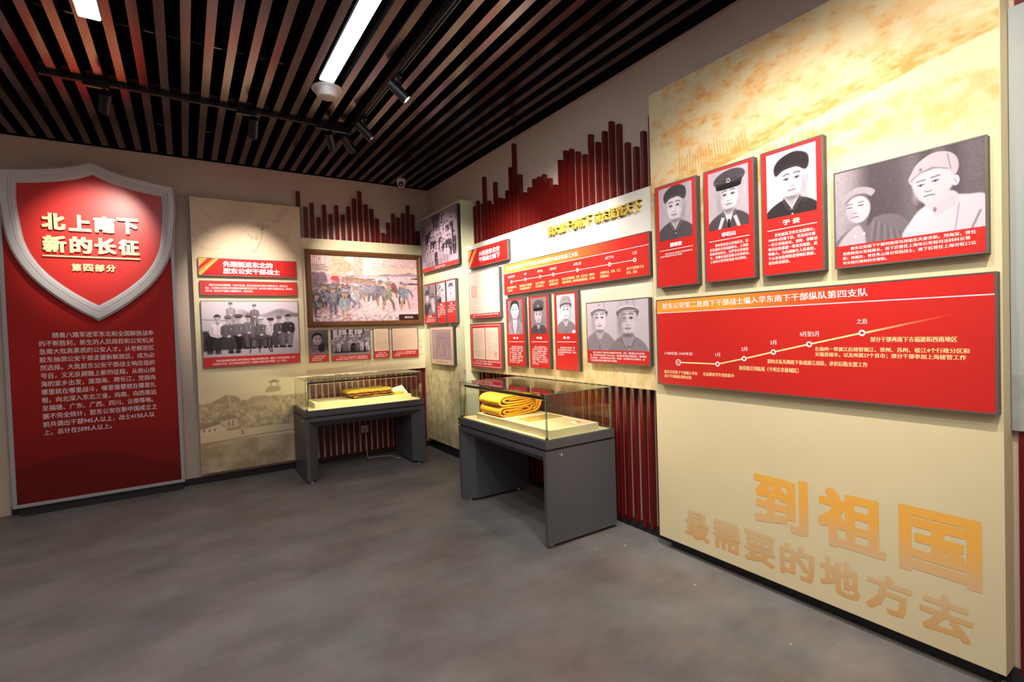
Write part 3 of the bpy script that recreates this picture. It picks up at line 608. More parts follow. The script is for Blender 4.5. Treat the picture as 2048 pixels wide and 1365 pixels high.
# --- strip panel with map and old town print
t, W, H, T = panel('mural_panel', 'beige panel with a faint map above and an old hillside town below', 'B', 0.10, 1.215, 0.13, 3.15, 6.50, 6.42, M_PAN)
for q in (0.12, 0.92): boxo('batten', (q, 0, 0.1), (q + 0.05, 0.0495, 2.9), M_PAN, t)
C = Can(W, H, 150, (0.865, 0.785, 0.665)); X, Z = np.meshgrid(C.xs, 3.15 - C.ys)
land = C.noise(8, 3, 5, 11); m_top = np.clip((Z - 2.15) / 0.15, 0, 1)
C.all(np.clip((0.5 - Z * 0 - (Z - 1.9)) * 1.5, 0, 1) * (Z < 2.3), (0.90, 0.85, 0.70))
C.poly([(0.37, 0), (0.60, 0), (0.62, 0.10), (0.52, 0.28), (0.48, 0.45), (0.55, 0.52), (0.72, 0.40), (0.86, 0.32), (0.98, 0.36), (1.0, 0.55), (0.96, 0.72), (1.12, 0.82), (1.12, 1.1), (0.2, 0.8), (0.05, 0.6), (0.12, 0.42), (0.25, 0.40), (0.27, 0.26)], (0.83, 0.725, 0.625), soft=0.02, a=0.55)
C.poly([(0.92, 0.02), (1.02, 0.0), (0.92, 0.17), (0.80, 0.24)], (0.82, 0.68, 0.60), soft=0.015, a=0.6)
def wiggle(pts, wd, col, a, seed, amp=0.012):
    r = np.random.RandomState(seed); out = []
    for (p, q) in zip(pts, pts[1:]):
        for k in range(5): out.append((p[0] + (q[0] - p[0]) * k / 5 + (r.rand() - .5) * amp, p[1] + (q[1] - p[1]) * k / 5 + (r.rand() - .5) * amp))
    out.append(pts[-1]); C.line(out, wd, col, a=a)
for s_, pts in enumerate([[(0.02, 0.03), (0.08, 0.06), (0.12, 0.17), (0.18, 0.2), (0.24, 0.28)], [(0.2, 0.02), (0.26, 0.09), (0.32, 0.16), (0.36, 0.24), (0.47, 0.1)], [(0.01, 0.16), (0.06, 0.24), (0.1, 0.35), (0.2, 0.38), (0.25, 0.3)],
                           [(0.0, 0.36), (0.06, 0.45), (0.05, 0.52), (0.14, 0.56), (0.27, 0.55)], [(0.02, 0.74), (0.14, 0.65), (0.26, 0.60)], [(1.09, 0.1), (1.0, 0.18), (1.0, 0.3), (0.97, 0.4), (0.93, 0.42)], [(0.93, 0.5), (1.0, 0.52), (1.1, 0.6)],
                           [(0.5, 0.35), (0.56, 0.28), (0.66, 0.25), (0.74, 0.18), (0.9, 0.2)]]):
    wiggle(pts, 0.006, (0.70, 0.58, 0.50), 0.55, s_)
C.line([(0.59, 0.58), (0.65, 0.50), (0.685, 0.41), (0.70, 0.32)], 0.008, (0.66, 0.52, 0.49)); C.poly([(0.70, 0.26), (0.68, 0.31), (0.72, 0.31)], (0.66, 0.52, 0.49))
C.ell(0.555, 0.375, 0.008, 0.008, (0.68, 0.55, 0.50)); C.ell(0.58, 0.62, 0.008, 0.008, (0.72, 0.6, 0.52))
def townscape(C, X, Z, W, x_off, seed):
    n = C.noise(84, 32, 5, seed); n2 = C.noise(24, 9, 4, seed + 1)
    top = 0.90 + 0.03 * np.sin(X * 7 + x_off) + 0.05 * (n2 - 0.5) + 0.06 * np.exp(-((X - 0.72) / 0.2) ** 2)
    tree = np.clip((top - Z) / 0.02, 0, 1) * np.clip((Z - 0.555) / 0.02, 0, 1)
    g = np.clip((n - 0.30) * 2.2, 0, 1)[..., None]; col = np.array((0.61, 0.54, 0.44)) * (1 - g) + np.array((0.83, 0.75, 0.60)) * g
    m = (tree * 0.85)[..., None]; C.img = C.img * (1 - m) + col * m
    C.all((Z < 0.57) * np.clip((Z - 0.45) / 0.01, 0, 1), (0.86, 0.78, 0.64))
    n3 = C.noise(24, 6, 5, seed + 3); gr = (Z < 0.465).astype(float)
    g = np.clip((n3 - 0.3) * 2.4, 0, 1)[..., None]; col = np.array((0.66, 0.575, 0.45)) * (1 - g) + np.array((0.80, 0.72, 0.60)) * g
    m = gr[..., None]; C.img = C.img * (1 - m) + col * m
townscape(C, X, Z, W, 0, 21)
H0 = 3.15
def hz(z): return H0 - z
C.line([(0, hz(0.455)), (0.3, hz(0.47)), (0.6, hz(0.49)), (1.1, hz(0.50))], 0.012, (0.58, 0.5, 0.4), soft=0.01, a=0.8)
C.poly([(0.0, hz(0.62)), (0.18, hz(0.66)), (0.25, hz(0.60)), (0.25, hz(0.57)), (0, hz(0.56))], (0.88, 0.81, 0.68)); C.poly([(0, hz(0.67)), (0.16, hz(0.70)), (0.20, hz(0.66)), (0, hz(0.61))], (0.62, 0.54, 0.43))
C.poly([(0.16, hz(0.74)), (0.33, hz(0.75)), (0.37, hz(0.70)), (0.22, hz(0.69))], (0.64, 0.56, 0.45)); C.poly([(0.24, hz(0.69)), (0.36, hz(0.70)), (0.36, hz(0.61)), (0.24, hz(0.60))], (0.84, 0.77, 0.63))
for q in (0.03, 0.08, 0.13): C.poly([(q, hz(0.61)), (q + 0.015, hz(0.61)), (q + 0.015, hz(0.585)), (q, hz(0.585))], (0.5, 0.42, 0.35))
for q in (0.27, 0.31): C.poly([(q, hz(0.68)), (q + 0.012, hz(0.68)), (q + 0.012, hz(0.62)), (q, hz(0.62))], (0.5, 0.42, 0.35))
C.poly([(0.42, hz(0.86)), (0.52, hz(0.93)), (0.66, hz(0.935)), (0.74, hz(0.90)), (0.74, hz(0.87))], (0.74, 0.66, 0.52)); C.poly([(0.53, hz(0.87)), (0.72, hz(0.88)), (0.72, hz(0.82)), (0.53, hz(0.81))], (0.78, 0.7, 0.56))
C.poly([(0.18, hz(0.93)), (0.26, hz(0.975)), (0.36, hz(0.95)), (0.40, hz(0.92)), (0.40, hz(0.88)), (0.18, hz(0.88))], (0.70, 0.62, 0.5)); C.line([(0.29, hz(0.96)), (0.30, hz(0.80))], 0.012, (0.86, 0.79, 0.66))
C.poly([(0.69, hz(1.085)), (0.76, hz(1.11)), (0.82, hz(1.085)), (0.80, hz(1.075)), (0.71, hz(1.075))], (0.62, 0.54, 0.43)); C.line([(0.72, hz(1.075)), (0.72, hz(1.03))], 0.01, (0.66, .58, .46)); C.line([(0.79, hz(1.075)), (0.79, hz(1.03))], 0.01, (0.66, .58, .46))
C.poly([(0.66, hz(1.0)), (0.70, hz(1.035)), (0.82, hz(1.03)), (0.82, hz(0.97)), (0.66, hz(0.96))], (0.74, 0.66, 0.52)); C.line([(0.405, hz(0.56)), (0.41, hz(0.515))], 0.016, (0.56, 0.46, 0.38))
canvas_obj('mural_print', C, 0.002, W - 0.002, 0.002, H - 0.002, -T - 0.0006, t, M_MURAL)
MC = mat('map_ink', (0.68, 0.56, 0.50), 0.6)
lettering(t, '大连', 0.565, 0.66, 2.595, 2.645, MC, -T - 0.0012); lettering(t, '海洋岛', 0.64, 0.77, 2.735, 2.785, MC, -T - 0.0012)
lettering(t, '烟台', 0.42, 0.52, 2.385, 2.435, mat('map_ink_pale', (0.76, 0.66, 0.56), 0.6), -T - 0.0012)
strip = t
# --- centre panel behind the painting
t, W, H, T = panel('exhibition_board', 'cream panel carrying the oil painting on the back wall', 'B', 1.216, 2.80, 1.11, 2.795, YB - 0.05, 6.46, M_PAN)
C = Can(W, 0.62, 200, (0.895, 0.835, 0.70)); X, Y_ = np.meshgrid(C.xs, C.ys)
n = C.noise(12, 40, 5, 31); m_ = np.clip((X - 0.45) / 0.8, 0, 1) * np.clip((Y_ - 0.12) / 0.25, 0, 1) * np.clip((n - 0.42) * 5, 0, 1) * 0.6
m_ *= np.clip((0.40 + 0.1 * np.sin(X * 3) - Y_ + 0.1) / 0.1, 0, 1); C.all(m_, (0.62, 0.54, 0.42))
C.line([(0.0, 0.56), (0.5, 0.54), (1.0, 0.47), (1.58, 0.42)], 0.014, (0.72, 0.64, 0.50), soft=0.02, a=0.7)
C.all(np.clip((Y_ - 0.52) / 0.05, 0, 1) * 0.35, (0.74, 0.66, 0.54))
canvas_obj('mural_print', C, 0.002, W - 0.002, 0.002, 0.62, -T - 0.0006, t, M_MURAL)
# --- corner column box
t, W, H, T = panel('column_panel', 'pale green-cream box column in the corner, printed with a faint crowd below', 'R', 6.46, 5.26, 0.145, 3.15, XR, 2.77, M_PANG)
C = Can(W, 1.2, 150, (0.885, 0.875, 0.72)); X, Y_ = np.meshgrid(C.xs, C.ys)
n = C.noise(16, 14, 5, 41); n2 = C.noise(5, 5, 3, 42); n3 = C.noise(40, 40, 3, 44)
m_ = np.clip((Y_ - 0.08 + 0.16 * (n2 - 0.5)) / 0.14, 0, 1)
g = np.clip((n - 0.32) * 2.2 + (n3 - .5) * .6, 0, 1)[..., None]; col = np.array((0.70, 0.64, 0.48)) * (1 - g) + np.array((0.90, 0.84, 0.66)) * g
C.img = C.img * (1 - m_[..., None] * 0.7) + col * m_[..., None] * 0.7
r = np.random.RandomState(4)
for k in range(46):
    x = r.rand() * W; y = 0.3 + r.rand() * 0.8; L = 0.1 + r.rand() * 0.22; tl = -0.6 + r.rand() * 0.5
    C.line([(x, y), (x - tl * L, y + L)], 0.012 + 0.012 * r.rand(), (0.86, 0.82, 0.66) if k % 2 else (0.52, 0.49, 0.40), soft=0.02, a=0.5)
for k in range(30):
    C.ell(r.rand() * W, 0.18 + r.rand() * 0.5, 0.03, 0.035, (0.82, 0.77, 0.6) if k % 2 else (0.58, 0.53, 0.42), soft=0.02, a=0.55)
canvas_obj('mural_print', C, 0.002, W - 0.002, 0.002, 1.2, -T - 0.0006, t, M_MURAL)
boxo('plinth', (0.03, -T + 0.06, -0.145), (W - 0.03, 0, -0.0005), M_BASE, t)
# --- white middle panel
t, W, H, T = panel('exhibition_board', 'long white and cream panel between the corner column and the big mural', 'R', 5.258, 2.442, 1.125, 2.60, XR - 0.05, 2.84, M_PANW)
C = Can(W, H, 240, (0.86, 0.845, 0.815)); X, Y_ = np.meshgrid(C.xs, C.ys)
C.all(np.clip((Y_ - 0.45) / 0.75, 0, 1), (0.895, 0.81, 0.61)); n = C.noise(20, 60, 5, 51)
C.all(np.clip((X - 0.4) / 0.3, 0, 1) * np.clip((Y_ - 1.32 + 0.1 * n) / 0.03, 0, 1) * np.clip((n - 0.47) * 6, 0, 1) * 0.35, (0.70, 0.58, 0.34))
canvas_obj('mural_print', C, 0.002, W - 0.002, 0.002, H - 0.002, -T - 0.0006, t, M_MURAL)
tmid = t
# --- big mural panel
t, W, H, T = panel('mural_panel', 'large yellow-cream mural panel with orange print above and an orange slogan below', 'R', 2.44, 0.62, 0.085, 3.22, XR, 2.81, M_PANY)
big = t
C = Can(W, 1.25, 380, (0.865, 0.81, 0.66)); X, Y_ = np.meshgrid(C.xs, C.ys); U = X / W
n = C.noise(22, 26, 6, 61); n2 = C.noise(7, 8, 4, 62); n3 = C.noise(70, 40, 3, 64)
ridge = 0.56 + 0.36 * (1 - U) ** 1.1 * 0.55 - 0.10 * U + 0.02 * (n2 - .5)
m_ = np.clip((ridge - Y_) / 0.012, 0, 1) * np.clip((n - 0.34) * 3.0, 0.15, 0.95)
m_ *= np.clip(0.45 + 1.1 * (n2 - 0.28), 0, 1) * np.clip(1.15 - 0.35 * U, 0, 1)
C.all(m_ * 0.85, (0.89, 0.67, 0.41)); C.all(m_ * np.clip((n3 - 0.5) * 4, 0, 1) * 0.7, (0.80, 0.50, 0.27))
C.all(np.clip((ridge - Y_) / 0.01, 0, 1) * np.clip((Y_ - ridge + 0.10) / 0.03, 0, 1) * np.clip((n3 - 0.3) * 3, 0.3, 1) * 0.8, (0.76, 0.58, 0.30))
band2 = 0.66 + 0.10 * np.sin(U * 5 + 0.6); C.all(np.clip((Y_ - band2) / 0.03, 0, 1) * np.clip((band2 + 0.26 + 0.08 * (n2 - .5) - Y_) / 0.06, 0, 1) * np.clip((n - 0.28) * 2.5, 0, 1) * 0.7, (0.84, 0.65, 0.37))
r = np.random.RandomState(9)
for k in range(140):   # marching crowd suggested by small strokes
    u = r.rand(); x = u * 0.62 * W; y = 0.60 + 0.2 * (1 - u) * 0.8 + r.rand() * 0.12; C.line([(x, y), (x + (r.rand() - .5) * 0.02, y + 0.035 + 0.03 * r.rand())], 0.010, (0.76, 0.57, 0.28), soft=0.008, a=0.6); C.ell(x, y - 0.012, 0.008, 0.009, (0.86, 0.68, 0.38), a=0.5)
C.line([(0.235, 0.28), (0.25, 0.55)], 0.018, (0.90, 0.70, 0.42), a=0.8)
for k in range(24): C.line([(0.25 + k * 0.02, 0.48 + 0.05 * r.rand()), (0.25 + k * 0.021, 0.60 + 0.06 * r.rand())], 0.010, (0.78, 0.60, 0.32), a=0.7, soft=0.008)
canvas_obj('mural_print', C, 0.002, W - 0.002, H - 1.252, H - 0.002, -T - 0.0006, t, M_MURAL)
boxo('plinth', (0.04, -T + 0.075, -0.085), (W - 0.04, 0, -0.0005), M_BASE, t)
# printed slogan, the ink itself fades downwards
def fade_mat(name, z0, z1, c0, c1):
    m = bpy.data.materials.new(name); m.use_nodes = True; nt = m.node_tree; b = nt.nodes['Principled BSDF']
    tc = nt.nodes.new('ShaderNodeTexCoord'); sp = nt.nodes.new('ShaderNodeSeparateXYZ'); mr = nt.nodes.new('ShaderNodeMapRange'); r = nt.nodes.new('ShaderNodeValToRGB')
    mr.inputs['From Min'].default_value = z0; mr.inputs['From Max'].default_value = z1
    r.color_ramp.elements[0].color = lin(c0); r.color_ramp.elements[1].color = lin(c1)
    nt.links.new(tc.outputs['Object'], sp.inputs[0]); nt.links.new(sp.outputs['Z'], mr.inputs[0]); nt.links.new(mr.outputs[0], r.inputs[0]); nt.links.new(r.outputs[0], b.inputs['Base Color'])
    b.inputs['Roughness'].default_value = 0.6; return m
F1 = fade_mat('slogan_fade_upper', 0.33, 0.50, (0.87, 0.72, 0.53), (0.95, 0.70, 0.30))
F2 = fade_mat('slogan_fade_lower', 0.03, 0.27, (0.86, 0.64, 0.36), (0.86, 0.75, 0.57))
for ch, (ya, yb) in zip('到祖国', ((1.715, 1.405), (1.355, 1.045), (0.99, 0.692))):
    lettering(t, ch, 2.44 - ya, 2.44 - yb, 0.405 - 0.085, 0.715 - 0.085, F1, -T - 0.001, bold=0.036)
xs_ = [2.225, 2.02, 1.83, 1.63, 1.44, 1.245, 1.0]; xe = [2.05, 1.85, 1.655, 1.465, 1.265, 1.03, 0.70]
XE = [(2.22, 2.03), (2.005, 1.83), (1.805, 1.635), (1.61, 1.45), (1.43, 1.265), (1.125, 0.925), (0.905, 0.70)]
XE = [(2.222, 2.035), (2.01, 1.84), (1.815, 1.655), (1.63, 1.47), (1.43, 1.262), (1.215, 1.02), (0.90, 0.70)]
import itertools
edges = np.linspace(2.222, 0.70, 8)
for k, ch in enumerate('最需要的地方去'):
    lettering(t, ch, 2.44 - edges[k] + 0.004, 2.44 - edges[k + 1] - 0.024, 0.158 - 0.085, 0.345 - 0.085, F2, -T - 0.001, bold=0.031)
# --- pale panel past the big one
t, W, H, T = panel('exhibition_board', 'pale blue-white panel at the right edge of the photo', 'R', 0.617, -0.9, 1.105, 2.863, 2.9235, 2.906, mat('panel_blue_white', (0.62, 0.65, 0.655), 0.6, var=0.02))
C = Can(W, 0.24, 120, (0.62, 0.64, 0.63)); n = C.noise(6, 30, 5, 71); C.all(np.clip((n - 0.3) * 2, 0, 1) * 0.5, (0.48, 0.48, 0.46))
canvas_obj('mural_print', C, 0.002, W - 0.002, 0.002, 0.24, -T - 0.0006, t, M_MURAL)

# ================================================================== red panel with the shield
t = thing('introduction_panel', 'tall dark red introduction panel in a silver frame, under the big shield', 'display panel', (-1.39, YB, 0.088))
W, H = 1.335, 2.75; T = YB - 6.385
boxo('backing_box', (0.012, -T + 0.012, 0.012), (W - 0.012, 0, H - 0.012), mat('panel_back_grey', (0.55, 0.55, 0.56), 0.5), t)
fr = 0.032; mb = MB()
for (a, b) in (((0, 0), (W, fr)), ((0, H - fr), (W, H)), ((0, fr), (fr, H - fr)), ((W - fr, fr), (W, H - fr))): mb.box((a[0], -T + 0.02, a[1]), (b[0], -T, b[1]))
bevel(mb.build('frame', mat('frame_silver_paint', (0.66, 0.655, 0.68), 0.4, metal=0.15), t), 0.003)
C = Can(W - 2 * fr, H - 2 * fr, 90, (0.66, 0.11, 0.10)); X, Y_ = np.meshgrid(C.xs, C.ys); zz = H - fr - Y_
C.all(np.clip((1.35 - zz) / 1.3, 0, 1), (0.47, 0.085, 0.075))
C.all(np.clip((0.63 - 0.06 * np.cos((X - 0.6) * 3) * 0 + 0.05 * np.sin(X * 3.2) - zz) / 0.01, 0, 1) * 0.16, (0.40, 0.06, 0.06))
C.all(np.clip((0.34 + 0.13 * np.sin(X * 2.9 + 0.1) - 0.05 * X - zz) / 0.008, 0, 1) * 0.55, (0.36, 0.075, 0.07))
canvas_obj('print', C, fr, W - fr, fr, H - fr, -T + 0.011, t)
INTRO = """　　随着八路军进军东北和全国解放战争
的不断胜利，新生的人民政权和公安机关
急需大批高素质的公安人才。从老解放区
胶东抽调公安干部支援新解放区，成为必
然选择。大批胶东公安干部战士响应组织
号召，义无反顾踏上新的征程，从依山傍
海的家乡出发，渡渤海、跨长江，党指向
哪里就在哪里战斗，哪里需要就在哪里扎
根，向北深入东北三省，向南、向西南远
至福建、广东、广西、四川、云南等地。
据不完全统计，胶东公安在新中国成立之
前共调出干部945人以上，战士4150人以
上，总计在5095人以上。"""
lettering(t, INTRO, 0.237, 1.122, 0.652, 1.628, M_WHITE, -T + 0.0102, bold=0.008)
o = boxo('plinth', (0.045, -0.125, -0.088), (W - 0.02, -0.013, 0.011), M_BASE, t)
# shield
t = thing('shield_emblem', 'big red shield with stepped silver moulding and raised gold writing', 'shield', (-0.695, 6.385, 1.8))
def smooth_closed(P, it=2, keep=()):
    P = [tuple(p) for p in P]; kp = set(keep)
    return P
def outline(pts, corner, n):
    """resample half outline (top apex to bottom apex) between corner marks, catmull-rom inside"""
    out = []
    segs = []; cur = [pts[0]]
    for i, p in enumerate(pts[1:], 1):
        cur.append(p)
        if i in corner or i == len(pts) - 1: segs.append(cur); cur = [p]
    for s_, cnt in zip(segs, n):
        P = [np.array(q, float) for q in s_]; P = [2 * P[0] - P[1]] + P + [2 * P[-1] - P[-2]]; M = len(P) - 3
        for k in range(cnt):
            u = k / cnt * M; i = min(int(u), M - 1); f = u - i; a, b, c, d = P[i:i + 4]
            out.append(tuple(0.5 * ((2 * b) + (-a + c) * f + (2 * a - 5 * b + 4 * c - d) * f * f + (-a + 3 * b - 3 * c + d) * f ** 3)))
    out.append(tuple(pts[-1])); return out
OUT = outline([(0, 1.573), (0.09, 1.528), (0.21, 1.487), (0.37, 1.453), (0.52, 1.427), (0.66, 1.41), (0.668, 1.24), (0.655, 1.02), (0.62, 0.75), (0.545, 0.55), (0.43, 0.375), (0.27, 0.215), (0.125, 0.1), (0, 0.018)], {5}, (10, 22))
INN = outline([(0, 1.452), (0.11, 1.398), (0.25, 1.353), (0.41, 1.325), (0.545, 1.302), (0.54, 1.10), (0.515, 0.90), (0.465, 0.74), (0.35, 0.54), (0.20, 0.35), (0, 0.172)], {4}, (10, 22))
OUT_C = 10   # index of the shoulder corner in OUT
def ring_pts(q):
    """half outline moved inwards by the fraction q of the moulding width"""
    out = []
    for k, (x, z) in enumerate(OUT):
        if k <= OUT_C: xi, zi = x * 0.545 / 0.66, 1.302 + (z - 1.41) * (1.452 - 1.302) / (1.573 - 1.41)
        else: xi, zi = x * 0.545 / 0.66, 0.172 + (z - 0.018) * (1.302 - 0.172) / (1.41 - 0.018)
        out.append((x + (xi - x) * q, z + (zi - z) * q))
    return out
full = lambda P: P + [(-x, z) for (x, z) in P[-2:0:-1]]
OUTF = full(OUT); INF = full(ring_pts(1.0)); N = len(OUTF)
def shield_ring(name, prof, m, parent):
    v = []; f = []
    for (q, hgt) in prof:
        for a in full(ring_pts(q)): v.append((a[0], -hgt, a[1]))
    for r_ in range(len(prof) - 1):
        for k in range(N): f.append((r_ * N + k, r_ * N + (k + 1) % N, (r_ + 1) * N + (k + 1) % N, (r_ + 1) * N + k))
    me = bpy.data.meshes.new(name); me.from_pydata(v, [], f); me.update(); bm = bmesh.new(); bm.from_mesh(me); bmesh.ops.recalc_face_normals(bm, faces=bm.faces); bm.to_mesh(me); bm.free()
    return link(name, me, m, parent)
shield_ring('outer_lip', [(0.0, 0.0), (0.0, 0.052), (0.01, 0.055), (0.045, 0.055), (0.05, 0.050)], M_SILVER, t)
shield_ring('groove', [(0.05, 0.050), (0.085, 0.048)], M_GROOVE, t)
shield_ring('moulding', [(0.085, 0.048), (0.09, 0.062), (0.12, 0.066), (0.50, 0.064), (0.53, 0.060), (0.54, 0.050), (0.58, 0.050), (0.60, 0.056), (0.68, 0.056), (0.70, 0.050), (0.71, 0.038), (0.76, 0.038), (0.80, 0.042), (0.88, 0.040), (0.90, 0.026), (0.97, 0.026), (1.0, 0.014)], M_SILVER, t)
n_ = len(INF); me = bpy.data.meshes.new('field'); me.from_pydata([(a[0], -0.0142, a[1]) for a in INF] + [(0, -0.0142, 0.85)], [], [((k + 1) % n_, k, n_) for k in range(n_)]); me.update()
link('field', me, M_RED, t)
o = boxo('mounting_block', (-0.45, -0.012, 0.45), (0.45, 0.0, 1.30), M_BASE, t)
gx = [(-1.08, -0.91), (-0.888, -0.718), (-0.702, -0.533), (-0.517, -0.348)]
for ch, (a, b) in zip('北上南下', gx): lettering(t, ch, a + 0.695, b + 0.695, 2.687 - 1.8, 2.845 - 1.8, M_GOLD2, -0.0145, bold=0.05, ext=0.026, name='raised_letter')
for ch, (a, b) in zip('新的长征', gx): lettering(t, ch, a + 0.695, b + 0.695, 2.474 - 1.8, 2.635 - 1.8, M_GOLD2, -0.0145, bold=0.045, ext=0.026, name='raised_letter')
boxo('raised_line', (-1.085 + 0.695, -0.036, 2.434 - 1.8), (-0.347 + 0.695, -0.0142, 2.447 - 1.8), M_GOLD2, t)
for k, ch in enumerate('第四部分'): lettering(t, ch, -1.085 + 0.695 + 0.203 + k * 0.0865, -1.085 + 0.695 + 0.203 + k * 0.0865 + 0.074, 2.303 - 1.8, 2.375 - 1.8, M_GOLD2, -0.0145, bold=0.045, ext=0.016, name='raised_letter')

# ================================================================== framed boards
FB = 0.012
def rect(mb, x0, x1, z0, z1, y, mi=0): mb.face([(x0, y, z0), (x1, y, z0), (x1, y, z1), (x0, y, z1)], mi)
def flat(name, x0, x1, z0, z1, y, m, parent): mb = MB(); rect(mb, x0, x1, z0, z1, y); return mb.build(name, m, parent)
def title_face(W, H, nx=150, glow=0.0):
    C = Can(W, H, nx, (0.77, 0.125, 0.115)); X, Y = np.meshgrid(C.xs, C.ys)
    C.all(np.clip((Y - H * 0.35) / H * 0.9, 0, 1) * 0.45, (0.50, 0.06, 0.07))
    s = H / 0.2
    P = lambda a, b, c, d, col: C.poly([(a * s, -0.01), (b * s, -0.01), (c * s, H + 0.01), (d * s, H + 0.01)], col)
    C.poly([(-0.01, -0.01), (0.10 * s, -0.01), (-0.01, 0.115 * s)], (0.90, 0.68, 0.35))
    C.poly([(0.165 * s, -0.01), (0.18 * s, -0.01), (-0.01, 0.165 * s), (-0.01, 0.150 * s)], (0.90, 0.68, 0.32))
    C.poly([(0.185 * s, -0.01), (0.215 * s, -0.01), (0.02 * s, 0.20 * s), (-0.01, 0.20 * s), (-0.01, 0.175 * s)], (0.93, 0.72, 0.34))
    return C
# ---- strip panel boards
t, W, H, y = board('title_board', 'red title board with gold corner stripes on the map panel', 'sign', 'B', 0.152, 1.146, 2.296, 2.494, 6.42, 6.385, title_face(0.98, 0.184))
lettering(t, '先期挺进东北的\n胶东公安干部战士', 0.385 - 0.152, 0.962 - 0.152, 0.027, 0.166, M_WHITE, y, bold=0.035, lh=1.15)
t, W, H, y = board('text_board', 'slim red board with three lines of writing above the seated group photo', 'sign', 'B', 0.158, 1.146, 2.083, 2.244, 6.42, 6.385, M_RED)
lettering(t, '　　根据中共中央的战略部署，1945年9月开始，胶东公安机关的干部战士先期挺进东北，奔赴东北土\n地后，于各地建立公安机关并开展剿匪反霸和锄奸保卫等工作，胶东公安干部战士先期到达东北，首批部队，\n9月12日，胶东公安干部战士先期挺进东北，从龙口出发。', 0.05, 0.94, 0.036, 0.125, M_WHITE, y, bold=0.02, lh=1.25)
C = Can(190, 116, 210, 0.90); X, Y = np.meshgrid(C.xs, C.ys)
C.all(np.clip((Y - 18) / 30, 0, 1) * 0.35, 0.7); n = C.noise(10, 16, 4, 81)
C.all(np.clip((Y - 20 - 6 * np.sin(X / 14)) / 5, 0, 1) * np.clip((X - 60) / 20, 0, 1) * np.clip((36 - Y) / 4, 0, 1) * (0.3 + 0.5 * n), 0.45)
C.all(np.clip((Y - 24) / 6, 0, 1) * np.clip((X - 160) / 10, 0, 1) * np.clip((36 - Y) / 6, 0, 1), 0.5)
C.all(np.clip((Y - 92 + 0.02 * X) / 3, 0, 1), 0.78); C.line([(0, 38), (60, 42)], 1.2, 0.45); C.poly([(0, 62), (110, 66), (178, 70), (176, 92), (110, 98), (0, 104)], 0.16, soft=4, a=0.85)
for (x, y_, s_, co, hv, ft) in ((54, 8, 4.6, 0.72, 0.55, 52), (100, 12, 4.6, 0.55, 0.6, 50)): sitter(C, x, y_, s_, co, skin=0.88, hatv=hv, foot=ft)
for (x, y_, s_, co, h_, hv, lg, ln) in ((28, 37, 8.0, 0.93, 'hair', 0.25, 0.2, -1.0), (48, 40, 7.4, 0.42, 'cap', 0.5, 0.30, 1.4), (68, 39, 7.2, 0.45, 'peak', 0.38, 0.14, 0.9), (87, 37, 6.6, 0.5, 'cap', 0.42, 0.4, 0.5), (112, 42, 6.6, 0.42, 'cap', 0.88, 0.35, 0.2),
                                         (132, 45, 6.0, 0.82, 'peak', 0.28, 0.42, 0.6), (149, 40, 6.2, 0.36, 'cap', 0.5, 0.36, -0.4), (168, 37, 7.0, 0.24, 'hair', 0.16, 0.52, -0.6)):
    sitter(C, x, y_, s_, co, skin=0.80, hat=h_, hatv=hv, legs=lg, foot=107 if x < 60 else 99, lean=ln)
C.ell(110, 80, 23, 3.6, 0.22); C.ell(110, 79, 20, 2.2, 0.36, a=0.7)
for (x0, x1) in ((91, 88), (108, 107), (124, 130), (131, 133)): C.line([(x0, 82), (x0, 96), (x1, 110)], 2.0, 0.12)
C.tone()
t, W, H, y = board('group_photo_board', 'framed photo of uniformed men seated behind a small round table, on the map panel', 'photo', 'B', 0.157, 1.147, 1.288, 2.024, 6.42, 6.385, None)
canvas_obj('photo', C, 0.007, W - 0.007, 0.115, H - 0.007, y + 0.0006, t)
flat('caption_strip', 0.007, W - 0.007, 0.007, 0.115, y + 0.0006, M_RED, t)
lettering(t, '　　图为先遣支队部分成员与苏军代表在辽宁锦县大凌河畔的合影，前排左二为先遣支队政委，左四\n先遣支队司令员，左七为先遣支队副司令员，后排两人为胶东公安干部战士，左一工作员。', 0.09, 0.93, 0.025, 0.085, M_WHITE, y, bold=0.02, lh=1.3)

# ---- painting in its wooden frame
t = thing('oil_painting', 'large oil painting of soldiers wading ashore from a boat, in a walnut frame', 'painting', (1.253, 6.4588, 1.708))
W, H, T = 1.497, 0.948, 0.0595; fwd = 0.066
prof = [(0, 0.0), (0, 0.045), (0.012, T), (0.026, T), (0.040, 0.050), (0.052, 0.046), (0.058, 0.040), (fwd, 0.030), (fwd, 0.010)]
v = []; f = []
for (q, d_) in prof: v += [(q, -d_, q), (W - q, -d_, q), (W - q, -d_, H - q), (q, -d_, H - q)]
for r_ in range(len(prof) - 1):
    for k in range(4): f.append((r_ * 4 + k, r_ * 4 + (k + 1) % 4, (r_ + 1) * 4 + (k + 1) % 4, (r_ + 1) * 4 + k))
me = bpy.data.meshes.new('frame'); me.from_pydata(v, [], f); me.update(); link('frame', me, M_WOOD, t)
boxo('backing_box', (0.01, -0.010, 0.01), (W - 0.01, 0, H - 0.01), M_FSIDE, t)
C = Can(200, 121, 270, (0.88, 0.74, 0.76)); X, Y = np.meshgrid(C.xs, C.ys); n = C.noise(30, 10, 4, 91); n2 = C.noise(24, 40, 4, 92)
C.all(np.clip((Y) / 34, 0, 1) * (Y < 34), (0.93, 0.76, 0.68)); C.all(np.exp(-((X - 100) / 45) ** 2) * (Y < 36) * 0.8, (0.97, 0.92, 0.90))
